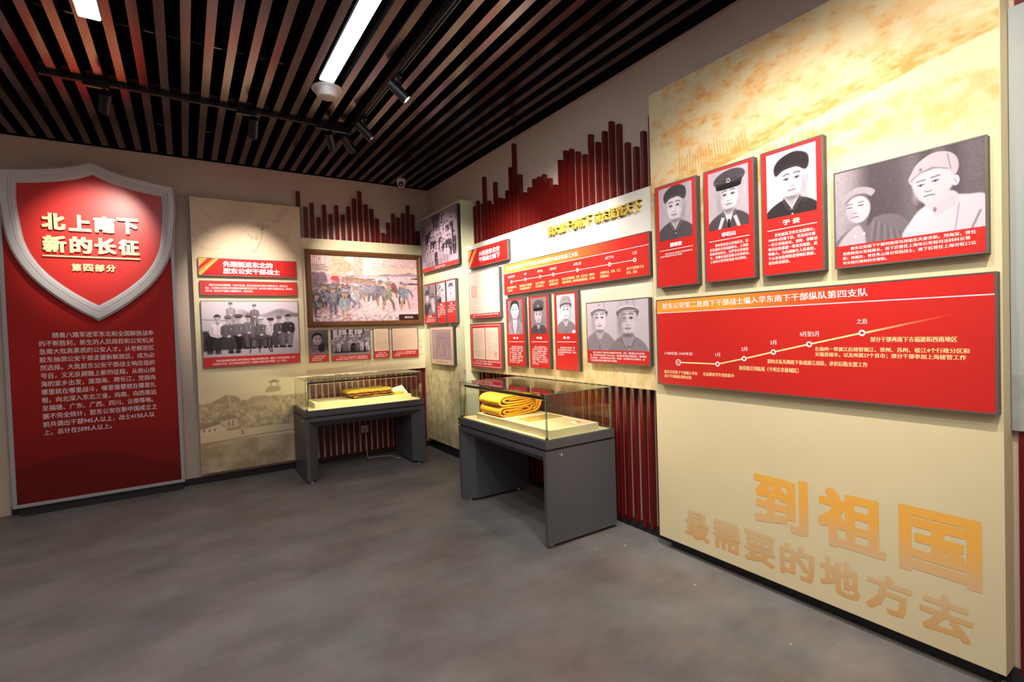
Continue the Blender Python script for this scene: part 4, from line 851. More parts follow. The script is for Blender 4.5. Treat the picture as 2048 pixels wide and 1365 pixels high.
C.all(np.clip((Y - 10) / 6, 0, 1) * np.clip((20 - Y) / 6, 0, 1) * np.clip((X - 120) / 30, 0, 1) * n, (0.74, 0.62, 0.68)); C.all(np.clip((X - 120) / 60, 0, 1) * np.clip(1 - abs(Y - 24) / 5, 0, 1) * 0.6, (0.96, 0.74, 0.58))
C.poly([(118, 34), (135, 31), (150, 31.5), (165, 30), (178, 28), (186, 26.5), (194, 29), (201, 30), (201, 34.5), (118, 34.8)], (0.62, 0.54, 0.62), soft=1)
C.all(np.clip((Y - 34) / 1, 0, 1), (0.87, 0.70, 0.74)); C.all(np.clip((Y - 36) / 2, 0, 1) * np.clip((n2 - 0.5) * 5, 0, 1) * 0.6, (0.78, 0.58, 0.64)); C.all(np.clip((Y - 36) / 2, 0, 1) * np.exp(-((X - 115) / 40) ** 2) * 0.8, (0.96, 0.90, 0.90))
C.poly([(185, 39), (201, 36.5), (201, 40), (188, 40)], (0.28, 0.22, 0.26)); C.poly([(176, 50), (186, 47), (201, 48), (201, 51), (180, 51)], (0.32, 0.26, 0.28)); C.poly([(165, 49), (170, 48.5), (171, 49.8), (165, 50)], (0.32, 0.26, 0.28))
for k in range(5): C.line([(3 + 3.2 * k, 0), (3.4 + 3.2 * k, 34 + 4 * (k == 2))], 0.9 if k == 2 else 0.5, (0.42, 0.34, 0.36))
for k, q in enumerate((17, 20, 23, 26)): C.line([(0, q), (24 + 4 * (k % 2), q + 0.6)], 1.6, (0.55, 0.46, 0.46), a=0.9)
C.line([(12, 0), (18, 16)], 0.4, (0.5, 0.42, 0.42)); C.poly([(0, 30), (10, 32), (22, 30), (26, 36), (28, 48), (0, 50)], (0.42, 0.34, 0.40), soft=2, a=0.8)
for (P_, c_) in (([(34, 2), (46, -2), (58, 0), (57, 12), (54, 24), (50, 36), (34, 38), (36, 20)], (0.83, 0.73, 0.62)), ([(58, 6), (64, 8), (70, 14), (76, 24), (66, 28), (54, 36), (56, 20)], (0.86, 0.72, 0.60)), ([(75, 0), (92, 1), (93, 30), (84, 34), (75, 36), (76, 18)], (0.84, 0.76, 0.70))): C.poly(P_, c_, soft=1)
r = np.random.RandomState(3)
for k in range(80):
    x = 36 + r.rand() * 55; y_ = r.rand() * 34
    if (58 < x < 74 and y_ < 14): continue
    C.line([(x, y_), (x + 3 * r.rand(), y_ - 5 * r.rand())], 0.5, (0.62, 0.48, 0.42), a=0.55)
C.poly([(32, 43), (36, 37), (46, 37), (50, 47), (40, 46)], (0.88, 0.28, 0.28), soft=1); C.poly([(50, 46), (54, 38), (70, 37), (90, 41), (116, 40), (112, 44), (108, 50), (56, 50)], (0.70, 0.55, 0.50), soft=1.4); C.line([(54, 42), (114, 41)], 0.8, (0.5, 0.36, 0.33)); C.line([(60, 38), (92, 34)], 0.8, (0.55, 0.42, 0.4))
def dabman(x, y, s, blue=None, dark=0.0, run=0):
    j = lambda a=1.0: (r.rand() - .5) * a * s
    b_ = np.array(blue if blue is not None else (0.47, 0.46, 0.53)) * (1 - dark)
    for q in (-1, 1): C.line([(x + q * s * 0.3, y + s * 3.6), (x + q * s * (0.5 + 0.7 * run) + j(.4), y + s * 5.0), (x + q * s * (0.3 + 1.1 * run), y + s * 6.6)], s * 0.62, tuple(b_ * 0.75 if r.rand() < .7 else (0.72, 0.52, 0.42)), soft=s * 0.3)
    C.poly([(x - s * 1.0, y + s * 1.3), (x + s * 1.0, y + s * 1.2), (x + s * 0.9, y + s * 4.0), (x - s * 0.9, y + s * 4.0)], tuple(b_), soft=s * 0.3)
    C.line([(x - s * .9, y + s * 1.6), (x - s * 1.5 + j(), y + s * 2.8), (x - s * 0.7, y + s * 3.5)], s * 0.5, tuple(b_ * 1.12), soft=s * 0.3)
    C.line([(x + s * .9, y + s * 1.5), (x + s * 1.8 + j(), y + s * 2.4), (x + s * (1.2 + run), y + s * 3.3)], s * 0.5, tuple(b_ * 0.85), soft=s * 0.3)
    C.line([(x - s * 0.6, y + s * 1.3), (x + s * 0.6, y + s * 3.4)], s * 0.25, (0.70, 0.60, 0.46), soft=s * 0.2)
    for q in range(5): C.ell(x + j(1.6), y + s * 2.3 + j(2.2), s * 0.35, s * 0.2, (0.66, 0.68, 0.76), soft=s * 0.4, a=0.45)
    C.ell(x, y + s * 0.35, s * 0.55, s * 0.68, (0.78, 0.55, 0.44), soft=s * 0.25); C.ell(x, y - s * 0.25, s * 0.68, s * 0.42, tuple(b_ * 1.25), soft=s * 0.25); C.line([(x - s * 0.6, y + s * 0.02), (x + s * 0.65, y + s * 0.02)], s * 0.18, tuple(b_ * 0.5), soft=s * 0.2)
for k in range(90):
    x = r.rand() * 122; y_ = 45 + r.rand() * 13 + 0.02 * x; fr_ = x / 122; dabman(x, y_, 2.0 + r.rand() * 0.6, blue=(0.38 + .34 * fr_, 0.38 + .29 * fr_, 0.45 + .26 * fr_), dark=0.3 * (1 - fr_))
for k in range(34):
    x = r.rand() * 66; y_ = 54 + r.rand() * 16; dabman(x, y_, 3.4 + r.rand() * 0.9, dark=0.28)
for k in range(14): x = 66 + r.rand() * 52; dabman(x, 50 + r.rand() * 8, 3.6, blue=(0.68, 0.64, 0.71))
C.poly([(-2, 84), (44, 92), (40, 122), (-2, 122)], (0.45, 0.38, 0.42), soft=8, a=0.5)
for (x, y_, s_, b_, d_, ru) in ((97, 43, 6.0, (0.62, 0.60, 0.70), 0, .3), (78, 56, 6.6, (0.76, 0.73, 0.78), 0, .3), (113, 46, 5.4, (0.60, 0.58, 0.64), 0, .3), (47, 54, 5.0, None, .25, .1), (22, 56, 5.4, None, .35, 0), (8, 72, 6.6, None, .42, .1), (36, 61, 7.0, (0.46, 0.48, 0.56), .1, .2),
                                 (125, 46, 6.6, (0.46, 0.46, 0.54), 0, .6), (141, 39, 4.2, (0.62, 0.64, 0.70), 0, .1), (167, 48, 6.0, (0.38, 0.40, 0.44), 0, .4), (140, 50, 7.6, (0.55, 0.52, 0.47), 0, 1.0), (174, 50, 7.2, (0.46, 0.50, 0.57), 0, .8), (58, 67, 8.6, (0.52, 0.56, 0.64), 0, .3)): dabman(x, y_, s_, b_, d_, ru)
C.blob([(146, 50), (152, 47), (158, 58), (158, 66), (150, 66), (146, 58)], (0.52, 0.34, 0.32), soft=1.5); C.line([(131, 46), (138, 50)], 1.4, (0.7, 0.56, 0.5)); C.line([(49, 52), (58, 96)], 1.1, (0.82, 0.72, 0.60)); C.line([(29, 60), (42, 86)], 1.1, (0.45, 0.33, 0.25)); C.line([(162, 54), (176, 66)], 0.9, (0.35, 0.25, 0.22)); C.line([(148, 58), (164, 70)], 1.8, (0.36, 0.26, 0.22))
br = C.noise(60, 90, 3, 97); C.img *= (0.78 + 0.44 * br)[..., None]
foam = C.noise(40, 60, 4, 95); C.all(np.clip((Y - 96 + 14 * np.exp(-((X - 100) / 40) ** 2)) / 14, 0, 1) * np.clip((foam - 0.42) * 6, 0, 1) * 0.85, (0.95, 0.88, 0.90)); C.all(np.clip((Y - 104) / 10, 0, 1) * np.clip((0.5 - foam) * 6, 0, 1) * 0.6, (0.62, 0.50, 0.58))
canvas_obj('painted_canvas', C, fwd, W - fwd, fwd, H - fwd, -0.0265, t, print_mat('oil_paint', 0.28, 0.6))
boxo('title_plate', (1.155, -0.030, fwd), (W - fwd, -0.0270, fwd + 0.079), mat('plate_dark_red', (0.20, 0.075, 0.05), 0.4), t)
lettering(t, '【挺进东北】', 1.235, 1.350, fwd + 0.026, fwd + 0.052, M_WHITE, -0.0306, bold=0.03)
# ---- four small boards under the painting
bcap = lambda t, W, h0, y, s, x0, x1, z0, z1: (flat('caption_strip', 0.007, W - 0.007, 0.007, h0, y + 0.0006, M_RED, t), lettering(t, s, x0, x1, z0, z1, M_WHITE, y, bold=0.02, lh=1.3))
t, W, H, y = board('portrait_board', 'framed portrait of a dark-haired man in a fur-collared coat, under the oil painting', 'photo', 'B', 1.257, 1.487, 1.274, 1.675, 6.46, 6.435, None)
C = portrait(100, 136, 90, 44, 52, 30, bg=0.55, bg2=0.30, hat='fur', hatv=0.16, coat=0.58, style='fur', skin=0.80, side=-1, shade=0.5, sw=1.9); C.line([(38, 0), (40, 60)], 1.5, 0.35, soft=3); C.tone(); canvas_obj('photo', C, 0.007, W - 0.007, 0.10, H - 0.007, y + 0.0006, t)
bcap(t, W, 0.10, y, '　　时任胶东区公安局副局长\n李某某率部到达东北后任\n大连市公安总局局长。', 0.03, W - 0.03, 0.022, 0.086)
t, W, H, y = board('group_photo_board', 'framed photo of three rows of people before a doorway, under the oil painting', 'photo', 'B', 1.521, 2.011, 1.272, 1.672, 6.46, 6.435, None)
C = Can(150, 96, 170, 0.80)
for (x0, x1, g) in ((0, 5, .15), (58, 67, .12), (67, 84, .85), (84, 90, .2), (122, 128, .2), (22, 27, .3)): C.poly([(x0, -2), (x1, -2), (x1, 36), (x0, 36)], g)
C.poly([(128, 4), (150, 4), (150, 30), (128, 30)], 0.55); C.poly([(0, 80), (150, 78), (150, 98), (0, 98)], 0.6); C.poly([(10, 56), (140, 56), (140, 86), (10, 86)], 0.14, soft=5)
r = np.random.RandomState(12)
for (yy, cnt, s_, x0, x1) in ((10, 5, 3.3, 40, 118), (22, 9, 3.6, 22, 125), (34, 11, 3.8, 12, 142)):
    for k in range(cnt): sitter(C, x0 + (x1 - x0) * k / (cnt - 1) + r.rand() * 3, yy + r.rand() * 3, s_, 0.30 + 0.55 * r.rand(), skin=0.8, hat='hair' if r.rand() < .4 else 'cap', hatv=0.2 + 0.6 * r.rand(), foot=yy + 30)
for k, (x, co) in enumerate(((8, .6), (26, .85), (46, .5), (64, .6), (83, .12), (100, .45), (118, .85), (138, .9))): sitter(C, x, 44 + r.rand() * 3, 4.2, co, skin=0.82, hat='hair', hatv=0.25, legs=co * 0.8 + 0.1, foot=82, lean=(r.rand() - .5))
C.tone(); canvas_obj('photo', C, 0.007, W - 0.007, 0.072, H - 0.007, y + 0.0006, t)
bcap(t, W, 0.072, y, '　　1945年10月，中共东北局关于一纵旅在海城合影\n先遣支队部，前排左二于某，左一至左四为胶东干部。', 0.05, W - 0.04, 0.016, 0.058)
def doc_page(C, x0, x1, y0, y1, cols=14, rows=20, ink=0.45, vert=False, seed=1, dens=0.8, frame=False, w_=0.6):
    r = np.random.RandomState(seed)
    if frame: C.line([(x0, y0), (x1, y0), (x1, y1), (x0, y1), (x0, y0)], 0.5, ink)
    if vert:
        for c in range(cols):
            x = x0 + (c + 0.5) * (x1 - x0) / cols; L = y0 + (y1 - y0) * (0.3 + 0.7 * r.rand()) if r.rand() < 0.6 else y1
            y_ = y0 + 1
            while y_ < L - 1:
                if r.rand() < dens: C.line([(x - 0.5 * r.rand(), y_), (x + 0.7 * r.rand(), y_ + 1.0)], w_, ink, a=0.5 + 0.5 * r.rand())
                y_ += 1.9
    else:
        for q in range(rows):
            y_ = y0 + (q + 0.5) * (y1 - y0) / rows; x = x0 + (4 if r.rand() < .2 else 0); L = x1 if r.rand() < .7 else x0 + (x1 - x0) * r.rand()
            while x < L:
                if r.rand() < dens: C.line([(x, y_), (x + 1.2, y_ + (r.rand() - .5))], w_, ink, a=0.4 + 0.5 * r.rand())
                x += 1.9
t, W, H, y = board('document_board', 'narrow framed board of one handwritten page, under the oil painting', 'document', 'B', 2.050, 2.261, 1.276, 1.674, 6.46, 6.435, None)
C = Can(56, 80, 90, (0.90, 0.80, 0.70)); doc_page(C, 8, 49, 8, 74, rows=21, ink=(0.50, 0.42, 0.36), seed=3); canvas_obj('photo', C, 0.007, W - 0.007, 0.10, H - 0.007, y + 0.0006, t)
bcap(t, W, 0.10, y, '　　1945年9月，胶东\n区党委发出的指示，要求\n组织干部前往东北工作。', 0.025, W - 0.025, 0.022, 0.084)
t, W, H, y = board('document_board', 'wide framed board of a pale two-page document, rightmost under the oil painting', 'document', 'B', 2.300, 2.667, 1.272, 1.672, 6.46, 6.435, None)
C = Can(100, 82, 120, (0.87, 0.75, 0.65)); C.line([(50, 0), (50, 82)], 0.5, (0.7, 0.58, 0.5)); doc_page(C, 9, 44, 20, 74, rows=13, ink=(0.58, 0.48, 0.42), seed=5, dens=.6); doc_page(C, 54, 92, 18, 56, rows=9, ink=(0.60, 0.50, 0.44), seed=6, dens=.5); canvas_obj('photo', C, 0.007, W - 0.007, 0.10, H - 0.007, y + 0.0006, t)
bcap(t, W, 0.10, y, '　　1945年9月17日，东北局致电胶东区党委\n中共中央山东分局关于抽调大批干部，组成\n东北工作团。', 0.03, W - 0.04, 0.022, 0.084)

# ---- column boards
C = Can(110, 66, 150, 0.72); X, Y = np.meshgrid(C.xs, C.ys); n = C.noise(10, 12, 4, 101)
C.all(n * 0.5, 0.5); C.poly([(34, 0), (62, 0), (60, 14), (56, 24), (40, 20), (38, 8)], 0.36, soft=6); C.poly([(14, 22), (34, 17), (36, 34), (14, 36)], 0.26, soft=3); C.all(np.clip((Y - 50) / 10, 0, 1) * 0.7, 0.92)
for q in (14, 17): C.line([(3, q), (16, q)], 0.7, 0.35)
C.line([(2, 22), (13, 21), (13, 28)], 1.2, 0.3); C.line([(66, 20), (68, 6), (74, 4)], 1.8, 0.2)
r = np.random.RandomState(22)
for (yy, cnt, s_, x0, x1) in ((18, 7, 2.5, 34, 92), (28, 8, 2.6, 24, 88), (38, 10, 2.6, 14, 98), (47, 8, 2.4, 18, 80)):
    for k in range(cnt): sitter(C, x0 + (x1 - x0) * k / (cnt - 1) + r.rand() * 3, yy + r.rand() * 4 - 6 * k / cnt, s_, 0.86 if r.rand() < .62 else 0.25, skin=0.85, hat='hair', hatv=0.12, foot=yy + 19)
C.tone((0.06, 0.04, 0.05), (0.82, 0.72, 0.79))
t, W, H, y = board('group_photo_board', 'large framed photo of a crowd in light shirts, highest on the corner column', 'photo', 'R', 6.34, 5.264, 2.396, 3.10, 2.77, 2.725, None, side=mat('frame_black_side', (0.16, 0.155, 0.15), 0.5))
canvas_obj('photo', C, 0.007, W - 0.007, 0.055, H - 0.007, y + 0.0006, t); bcap(t, W, 0.055, y, '原胶东区公安局部分干部进军东北前合影', W * 0.38, W * 0.66, 0.021, 0.040)
def card_photo(t, W, H, y, C, px0, px1, pz0, pz1): canvas_obj('photo', C, px0, px1, pz0, pz1, y + 0.0002, t)
t, W, H, y = board('portrait_board', 'tall red board with a photo of two men in caps on the column', 'photo', 'R', 6.315, 5.94, 1.705, 2.240, 2.77, 2.725, M_RED)
C = Can(74, 84, 80, 0.62); face_paint(C, 20, 34, 13, hat='cap', hatv=0.35, coat=0.28, skin=0.9, sw=2.0); face_paint(C, 54, 44, 13, hat='cap', hatv=0.5, coat=0.55, skin=0.88, sw=2.05); C.poly([(28, 0), (40, 0), (36, 30), (32, 40)], 0.4, soft=6); C.ell(60, 66, 8, 14, 0.9, soft=5); C.tone()
card_photo(t, W, H, y, C, 0.012, W - 0.012, 0.13, H - 0.022); flat('divider_line', 0.03, W - 0.02, 0.082, 0.086, y, M_WHITE, t)
lettering(t, '高中相', W * 0.32, W * 0.62, 0.094, 0.118, M_WHITE, y, bold=0.04); lettering(t, '　　曾任胶东公安局科长，后\n任旅大公安总局处长等职务。', 0.03, W - 0.02, 0.03, 0.068, M_WHITE, y, bold=0.02)
t, W, H, y = board('portrait_board', 'narrow red board with a photo of a man among leaves on the column', 'photo', 'R', 5.917, 5.648, 1.705, 2.238, 2.77, 2.725, M_RED)
C = Can(54, 70, 70, 0.92); r = np.random.RandomState(5)
for k in range(90): C.ell(r.rand() * 26, r.rand() * 60, 2.5, 1.6, 0.25 + 0.5 * r.rand(), ang=r.rand() * 180)
face_paint(C, 36, 34, 9, hat='hair', hatv=0.3, coat=0.85, skin=0.95, sw=2.0); C.poly([(0, 56), (28, 50), (30, 72), (0, 72)], 0.3, soft=3); C.tone()
card_photo(t, W, H, y, C, 0.015, W - 0.013, 0.265, H - 0.022); flat('divider_line', 0.03, W - 0.02, 0.212, 0.216, y, M_WHITE, t)
lettering(t, '王瑛', W * 0.38, W * 0.62, 0.226, 0.25, M_WHITE, y, bold=0.04); lettering(t, '　　曾任乳山\n县公安局侦查员\n后，随军到达东\n北公安局，从事\n政工。', 0.025, W - 0.02, 0.085, 0.198, M_WHITE, y, bold=0.02)
t, W, H, y = board('portrait_board', 'narrow red board with a bright photo of a capped man, rightmost on the column', 'photo', 'R', 5.626, 5.371, 1.705, 2.238, 2.77, 2.725, M_RED)
C = portrait(50, 68, 70, 24, 28, 12.5, bg=0.96, hat='soft', hatv=0.42, coat=0.86, skin=0.97, sw=2.2, collar=0.4); C.tone()
card_photo(t, W, H, y, C, 0.015, W - 0.013, 0.265, H - 0.018); flat('divider_line', 0.03, W - 0.02, 0.212, 0.216, y, M_WHITE, t)
lettering(t, '王皓', W * 0.38, W * 0.62, 0.226, 0.25, M_WHITE, y, bold=0.04); lettering(t, '　　曾任文登县\n公安局长，后任大\n连市公安局。', 0.025, W - 0.02, 0.13, 0.198, M_WHITE, y, bold=0.02)
t, W, H, y = board('document_board', 'pale framed board with a page of vertical handwriting, lowest on the corner column', 'document', 'R', 6.156, 5.482, 1.18, 1.667, 2.77, 2.725, None, side=MATS['frame_black_side'])
C = Can(100, 76, 190, (0.88, 0.76, 0.66)); C.poly([(9, 6), (91, 6), (91, 65), (9, 65)], (0.72, 0.62, 0.62)); doc_page(C, 26, 88, 9, 62, cols=20, ink=(0.26, 0.2, 0.22), vert=True, seed=8, dens=.85, w_=0.9); C.line([(9, 6), (91, 6), (91, 65), (9, 65), (9, 6)], 0.8, (0.45, 0.3, 0.3)); C.line([(26, 22), (88, 22)], 0.5, (0.4, 0.3, 0.3))
canvas_obj('photo', C, 0.007, W - 0.007, 0.007, H - 0.007, y + 0.0006, t); lettering(t, '胶东区党委抽调干部登记名册原件照片', W * 0.24, W * 0.76, 0.030, 0.046, mat('ink_brown', (0.45, 0.30, 0.24), 0.6), y)
for a in (5.79, 5.47):
    boxo('label_clip', (2.764, a - 0.012, 1.668), (2.7694, a + 0.012, 1.702), M_WHITE, bpy.data.objects['column_panel'])
bpy.data.objects['column_panel']
for o in [q for q in bpy.data.objects['column_panel'].children if q.name.startswith('label_clip')]:
    o.matrix_parent_inverse = (Matrix.Translation(bpy.data.objects['column_panel'].location) @ Matrix.Rotation(RZ_R, 4, 'Z')).inverted()

# ---- middle panel boards
MX = 2.84 - 0.0006
t, W, H, y = board('title_board', 'red title board with gold corner stripes, at the left end of the white panel', 'sign', 'R', 5.169, 4.317, 2.318, 2.532, 2.84, 2.80, title_face(0.84, 0.20, 130))
lettering(t, '大批胶东公安\n干部战士南下', 5.169 - 4.922, 5.169 - 4.471, 0.05, 0.169, M_WHITE, y, bold=0.035, lh=1.15)
t, W, H, y = board('document_board', 'framed board with a washed-out white document and a faint red seal', 'document', 'R', 5.174, 4.50, 1.737, 2.272, 2.84, 2.80, None)
C = Can(100, 72, 170, (0.88, 0.82, 0.77)); doc_page(C, 10, 90, 12, 62, cols=30, ink=(0.74, 0.66, 0.62), vert=True, seed=18, dens=.6); C.line([(7, 8), (93, 8), (93, 66), (7, 66), (7, 8)], 0.6, (0.76, 0.66, 0.62)); C.line([(3, 4), (97, 4), (97, 70), (3, 70), (3, 4)], 0.4, (0.72, 0.6, 0.56))
C.poly([(8, 24), (26, 24), (26, 42), (8, 42)], (0.90, 0.66, 0.60), a=0.6); C.line([(8, 24), (26, 24), (26, 42), (8, 42), (8, 24)], 1.2, (0.86, 0.5, 0.46), a=0.8); canvas_obj('photo', C, 0.007, W - 0.007, 0.055, H - 0.007, y + 0.0006, t)
bcap(t, W, 0.055, y, '　　1948年，胶东区党委关于抽调干部随军南下的通知，命令“随军南\n下 工作队”。', 0.04, W - 0.04, 0.014, 0.046)
t, W, H, y = board('document_board', 'red framed board with two cream document pages side by side and a round seal', 'document', 'R', 5.18, 4.49, 1.175, 1.68, 2.84, 2.80, M_RED)
for (x0, x1, sd) in ((0.065, 0.335, 31), (0.350, 0.625, 32)):
    C = Can(40, 55, 90, (0.90, 0.79, 0.70)); doc_page(C, 4, 37, 6, 51, rows=17, ink=(0.52, 0.46, 0.48), seed=sd)
    if sd == 32:
        for q in range(16): C.ell(30 + 3.4 * math.cos(q * .39), 45 + 3.4 * math.sin(q * .39), .8, .8, (0.88, 0.45, 0.42), a=.8)
        C.ell(30, 45, 1.2, 1.2, (0.7, 0.3, 0.3))
    canvas_obj('page', C, x0, x1, 0.10, 0.455, y + 0.0002, t)
mb = MB()
for (a, b, c, d) in ((0.03, W - 0.03, 0.022, 0.026), (0.03, W - 0.03, H - 0.026, H - 0.022), (0.03, 0.034, 0.022, H - 0.022), (W - 0.034, W - 0.03, 0.022, H - 0.022)): rect(mb, a, b, c, d, y)
mb.build('border_line', M_WHITE, t)
lettering(t, '　　1949年，中共中央华东局，批准胶东区党委关于抽调\n南下干部“第四支队”，编制和干部配备表。', 0.06, W - 0.05, 0.042, 0.088, M_WHITE, y, bold=0.02)
# first timeline
W_, H_ = 4.408 - 2.457, 2.272 - 1.955
t, W, H, y = board('timeline_board', 'red timeline board with seven ring marks on a level white line', 'sign', 'R', 4.408, 2.457, 1.955, 2.272, 2.84, 2.80, M_RED)
C = Can(W_ - 0.014, 0.087, 160, (0.90, 0.58, 0.22)); X, Y = np.meshgrid(C.xs, C.ys); C.all(np.clip((X - 0.75) / 0.95, 0, 1), (0.78, 0.155, 0.135)); canvas_obj('header_band', C, 0.007, W - 0.007, H - 0.094, H - 0.007, y + 0.0004, t)
flat('header_line', 0.007, W - 0.007, H - 0.0975, H - 0.0925, y, mat('ink_pink_white', (0.92, 0.80, 0.84), 0.5), t)
lettering(t, '胶东公安首批南下干部战士编为解放军中原支队第三大队', 4.408 - 4.358, 4.408 - 3.23, 2.204 - 1.955, 2.243 - 1.955, M_WHITE, y, bold=0.02)
N1 = [4.265, 4.018, 3.777, 3.577, 3.245, 2.862, 2.60]; zc = 2.085 - 1.955
mb = MB(); 
for a in N1: ring_mb(mb, 4.408 - a, zc, 0.0075, 0.0165, y)
for a, b in zip(N1, N1[1:]): rect(mb, 4.408 - a + 0.0165, 4.408 - b - 0.0165, zc - 0.0022, zc + 0.0022, y)
mb.build('timeline_graph', M_WHITE, t)
for s, a, b in (('1948年3月', 4.327, 4.208), ('4月', 4.038, 4.001), ('4月中旬', 3.819, 3.735), ('5月20日', 3.626, 3.533), ('6月1日', 3.293, 3.198), ('8月下旬', 2.909, 2.816), ('之后', 2.624, 2.576)):
    lettering(t, s, 4.408 - a, 4.408 - b, 2.126 - 1.955, 2.150 - 1.955, M_WHITE, y, bold=0.005)
for s, a, b in (('胶东公安抽调干部\n“三查三整”', 4.351, 4.181), ('抽出375名干部组成\n公安大队准备南下', 4.121, 3.914), ('金兵人员到胶东\n南下支队学习', 3.852, 3.703), ('胶东南下人员\n全部渡过黄河', 3.641, 3.51), ('队伍人员穿越陇海、长途、过太行山、渡黄河\n到达中原地区，胜利到达豫西解放区、宝丰县', 3.452, 3.037), ('分配到许昌、信阳、江汉\n鄂豫陕地区', 2.972, 2.746), ('部分干部再南下去\n湖北、湖南', 2.685, 2.516)):
    lettering(t, s, 4.408 - a, 4.408 - b, 1.988 - 1.955, 2.040 - 1.955, M_PALE, y, bold=0.02, lh=1.25)
# three portraits
PB = [(4.384, 4.055, 'portrait board of a bareheaded man in a suit, under the level timeline', dict(hat='hair', hatv=0.2, coat=0.62, style='suit', skin=0.93, bg=0.5, side=1, sw=2.0), '蔡 克', '　　曾任某县公安局科长，\n1948年随第三大队南下途\n中，到中原公安部，后到\n江西省公安厅，任副处\n长，“文化革命”中受迫\n害，历经磨难，曾任南昌\n人，“优秀共产党员，公\n安战线”称号。离休后病\n逝，享年七十五岁。', 9),
      (3.978, 3.660, 'portrait board of a man in a tilted peaked cap, under the level timeline', dict(hat='peak', hatv=0.38, coat=0.33, skin=0.82, bg=0.56, side=-1, sw=2.05, hatw=0.85), '张 勉', '　　曾任县公安局侦查科长，\n1948年随入中原支队，随军到\n达汉口，在解放战争时期第一\n时间投身到工作中。建国后，\n历任武汉市公安局副局长、\n湖北省公安厅处长，其中有\n离休多年病逝，一生中有过多\n次记功，一生中为人民公安人\n员作出贡献。', 9),
      (3.577, 3.257, 'portrait board of a man in a pale soft cap, under the level timeline', dict(hat='cap', hatv=0.66, coat=0.56, skin=0.95, bg=0.88, side=-1, sw=2.05), '张 志', '　　曾任荣成县公安局局长，随\n南下到达河南省公安厅处长，后\n历任河南省民警总队政委，河北公\n安厅副厅长。', 4)]
for (a, b, lab, kw, nm, tx, nl), pos in zip(PB, ((48, 40, 33), (48, 66, 30), (50, 56, 31))):
    t, W, H, y = board('portrait_board', lab, 'photo', 'R', a, b, 1.222, 1.916, 2.84, 2.80, M_RED)
    C = portrait(100, 138, 96, *pos, **kw)
    if nm == '张 志': C.poly([(82, 128), (100, 126), (100, 137), (82, 138)], 0.97)
    C.tone(); card_photo(t, W, H, y, C, 0.036, W - 0.036, 0.33, H - 0.023)
    flat('divider_line', 0.03, W - 0.03, 0.252, 0.257, y, M_WHITE, t); lettering(t, nm, W * 0.36, W * 0.64, 0.281, 0.303, M_WHITE, y, bold=0.045)
    lettering(t, tx, 0.036, W - 0.036, 0.21 - nl * 0.0192, 0.212, M_WHITE, y, bold=0.02, lh=1.2)
t, W, H, y = board('portrait_board', 'framed photo of two young men in pale field caps, right end of the white panel', 'photo', 'R', 3.15, 2.476, 1.302, 1.802, 2.84, 2.80, None)
C = Can(160, 94, 230, 0.83); X, Y = np.meshgrid(C.xs, C.ys); C.all(np.clip((X + Y - 90) / 120, 0, 1) * .5, 0.72)
face_paint(C, 36, 32, 22, skin=0.93, hat='cap', hatv=0.84, coat=0.60, side=1, shade=0.6, sw=2.0, collar=0.85, feat=0.2, wid=0.72); face_paint(C, 110, 36, 26, skin=0.82, hat='cap', hatv=0.78, coat=0.55, side=1, shade=0.5, sw=2.0, collar=0.6, feat=0.16, ang=-4, wid=0.74)
C.ell(101, 35, 7, 6.6, 0.45, a=.45); C.ell(101, 35, 6, 5.6, 0.78, a=.45); C.tone(); canvas_obj('photo', C, 0.007, W - 0.007, 0.108, H - 0.007, y + 0.0006, t)
bcap(t, W, 0.108, y, '　　胶东公安南下干部刘光与孙维亚夫妻合影。刘光，曾任烟台市公安局局\n长，参加中原支队后第三大队大队长，后任皖西区委社会部副部长，南阳地委\n社会部部长、上海市普陀局局长等职；孙维亚，曾任烟台市公安局秘书，随\n下后任皖西区委社会部秘书科干事等职。', 0.035, W - 0.035, 0.018, 0.098)
# raised gold slogan over the boards
t = thing('gold_slogan', 'raised gold lettering across the upper part of the white panel', 'lettering', (2.8394, 3.66, 2.44), RZ_R)
for k, ch in enumerate('调大批干部南下'): lettering(t, ch, 0.0 + k * 0.0845, 0.0 + k * 0.0845 + 0.078, 0.0, 0.082, M_GOLD, 0.0, bold=0.028, ext=0.026, name='raised_letter')
for k, ch in enumerate('前去接管天下'): lettering(t, ch, 0.615 + k * 0.0845, 0.615 + k * 0.0845 + 0.078, 0.0, 0.082, M_GOLD, 0.0, bold=0.028, ext=0.026, name='raised_letter')

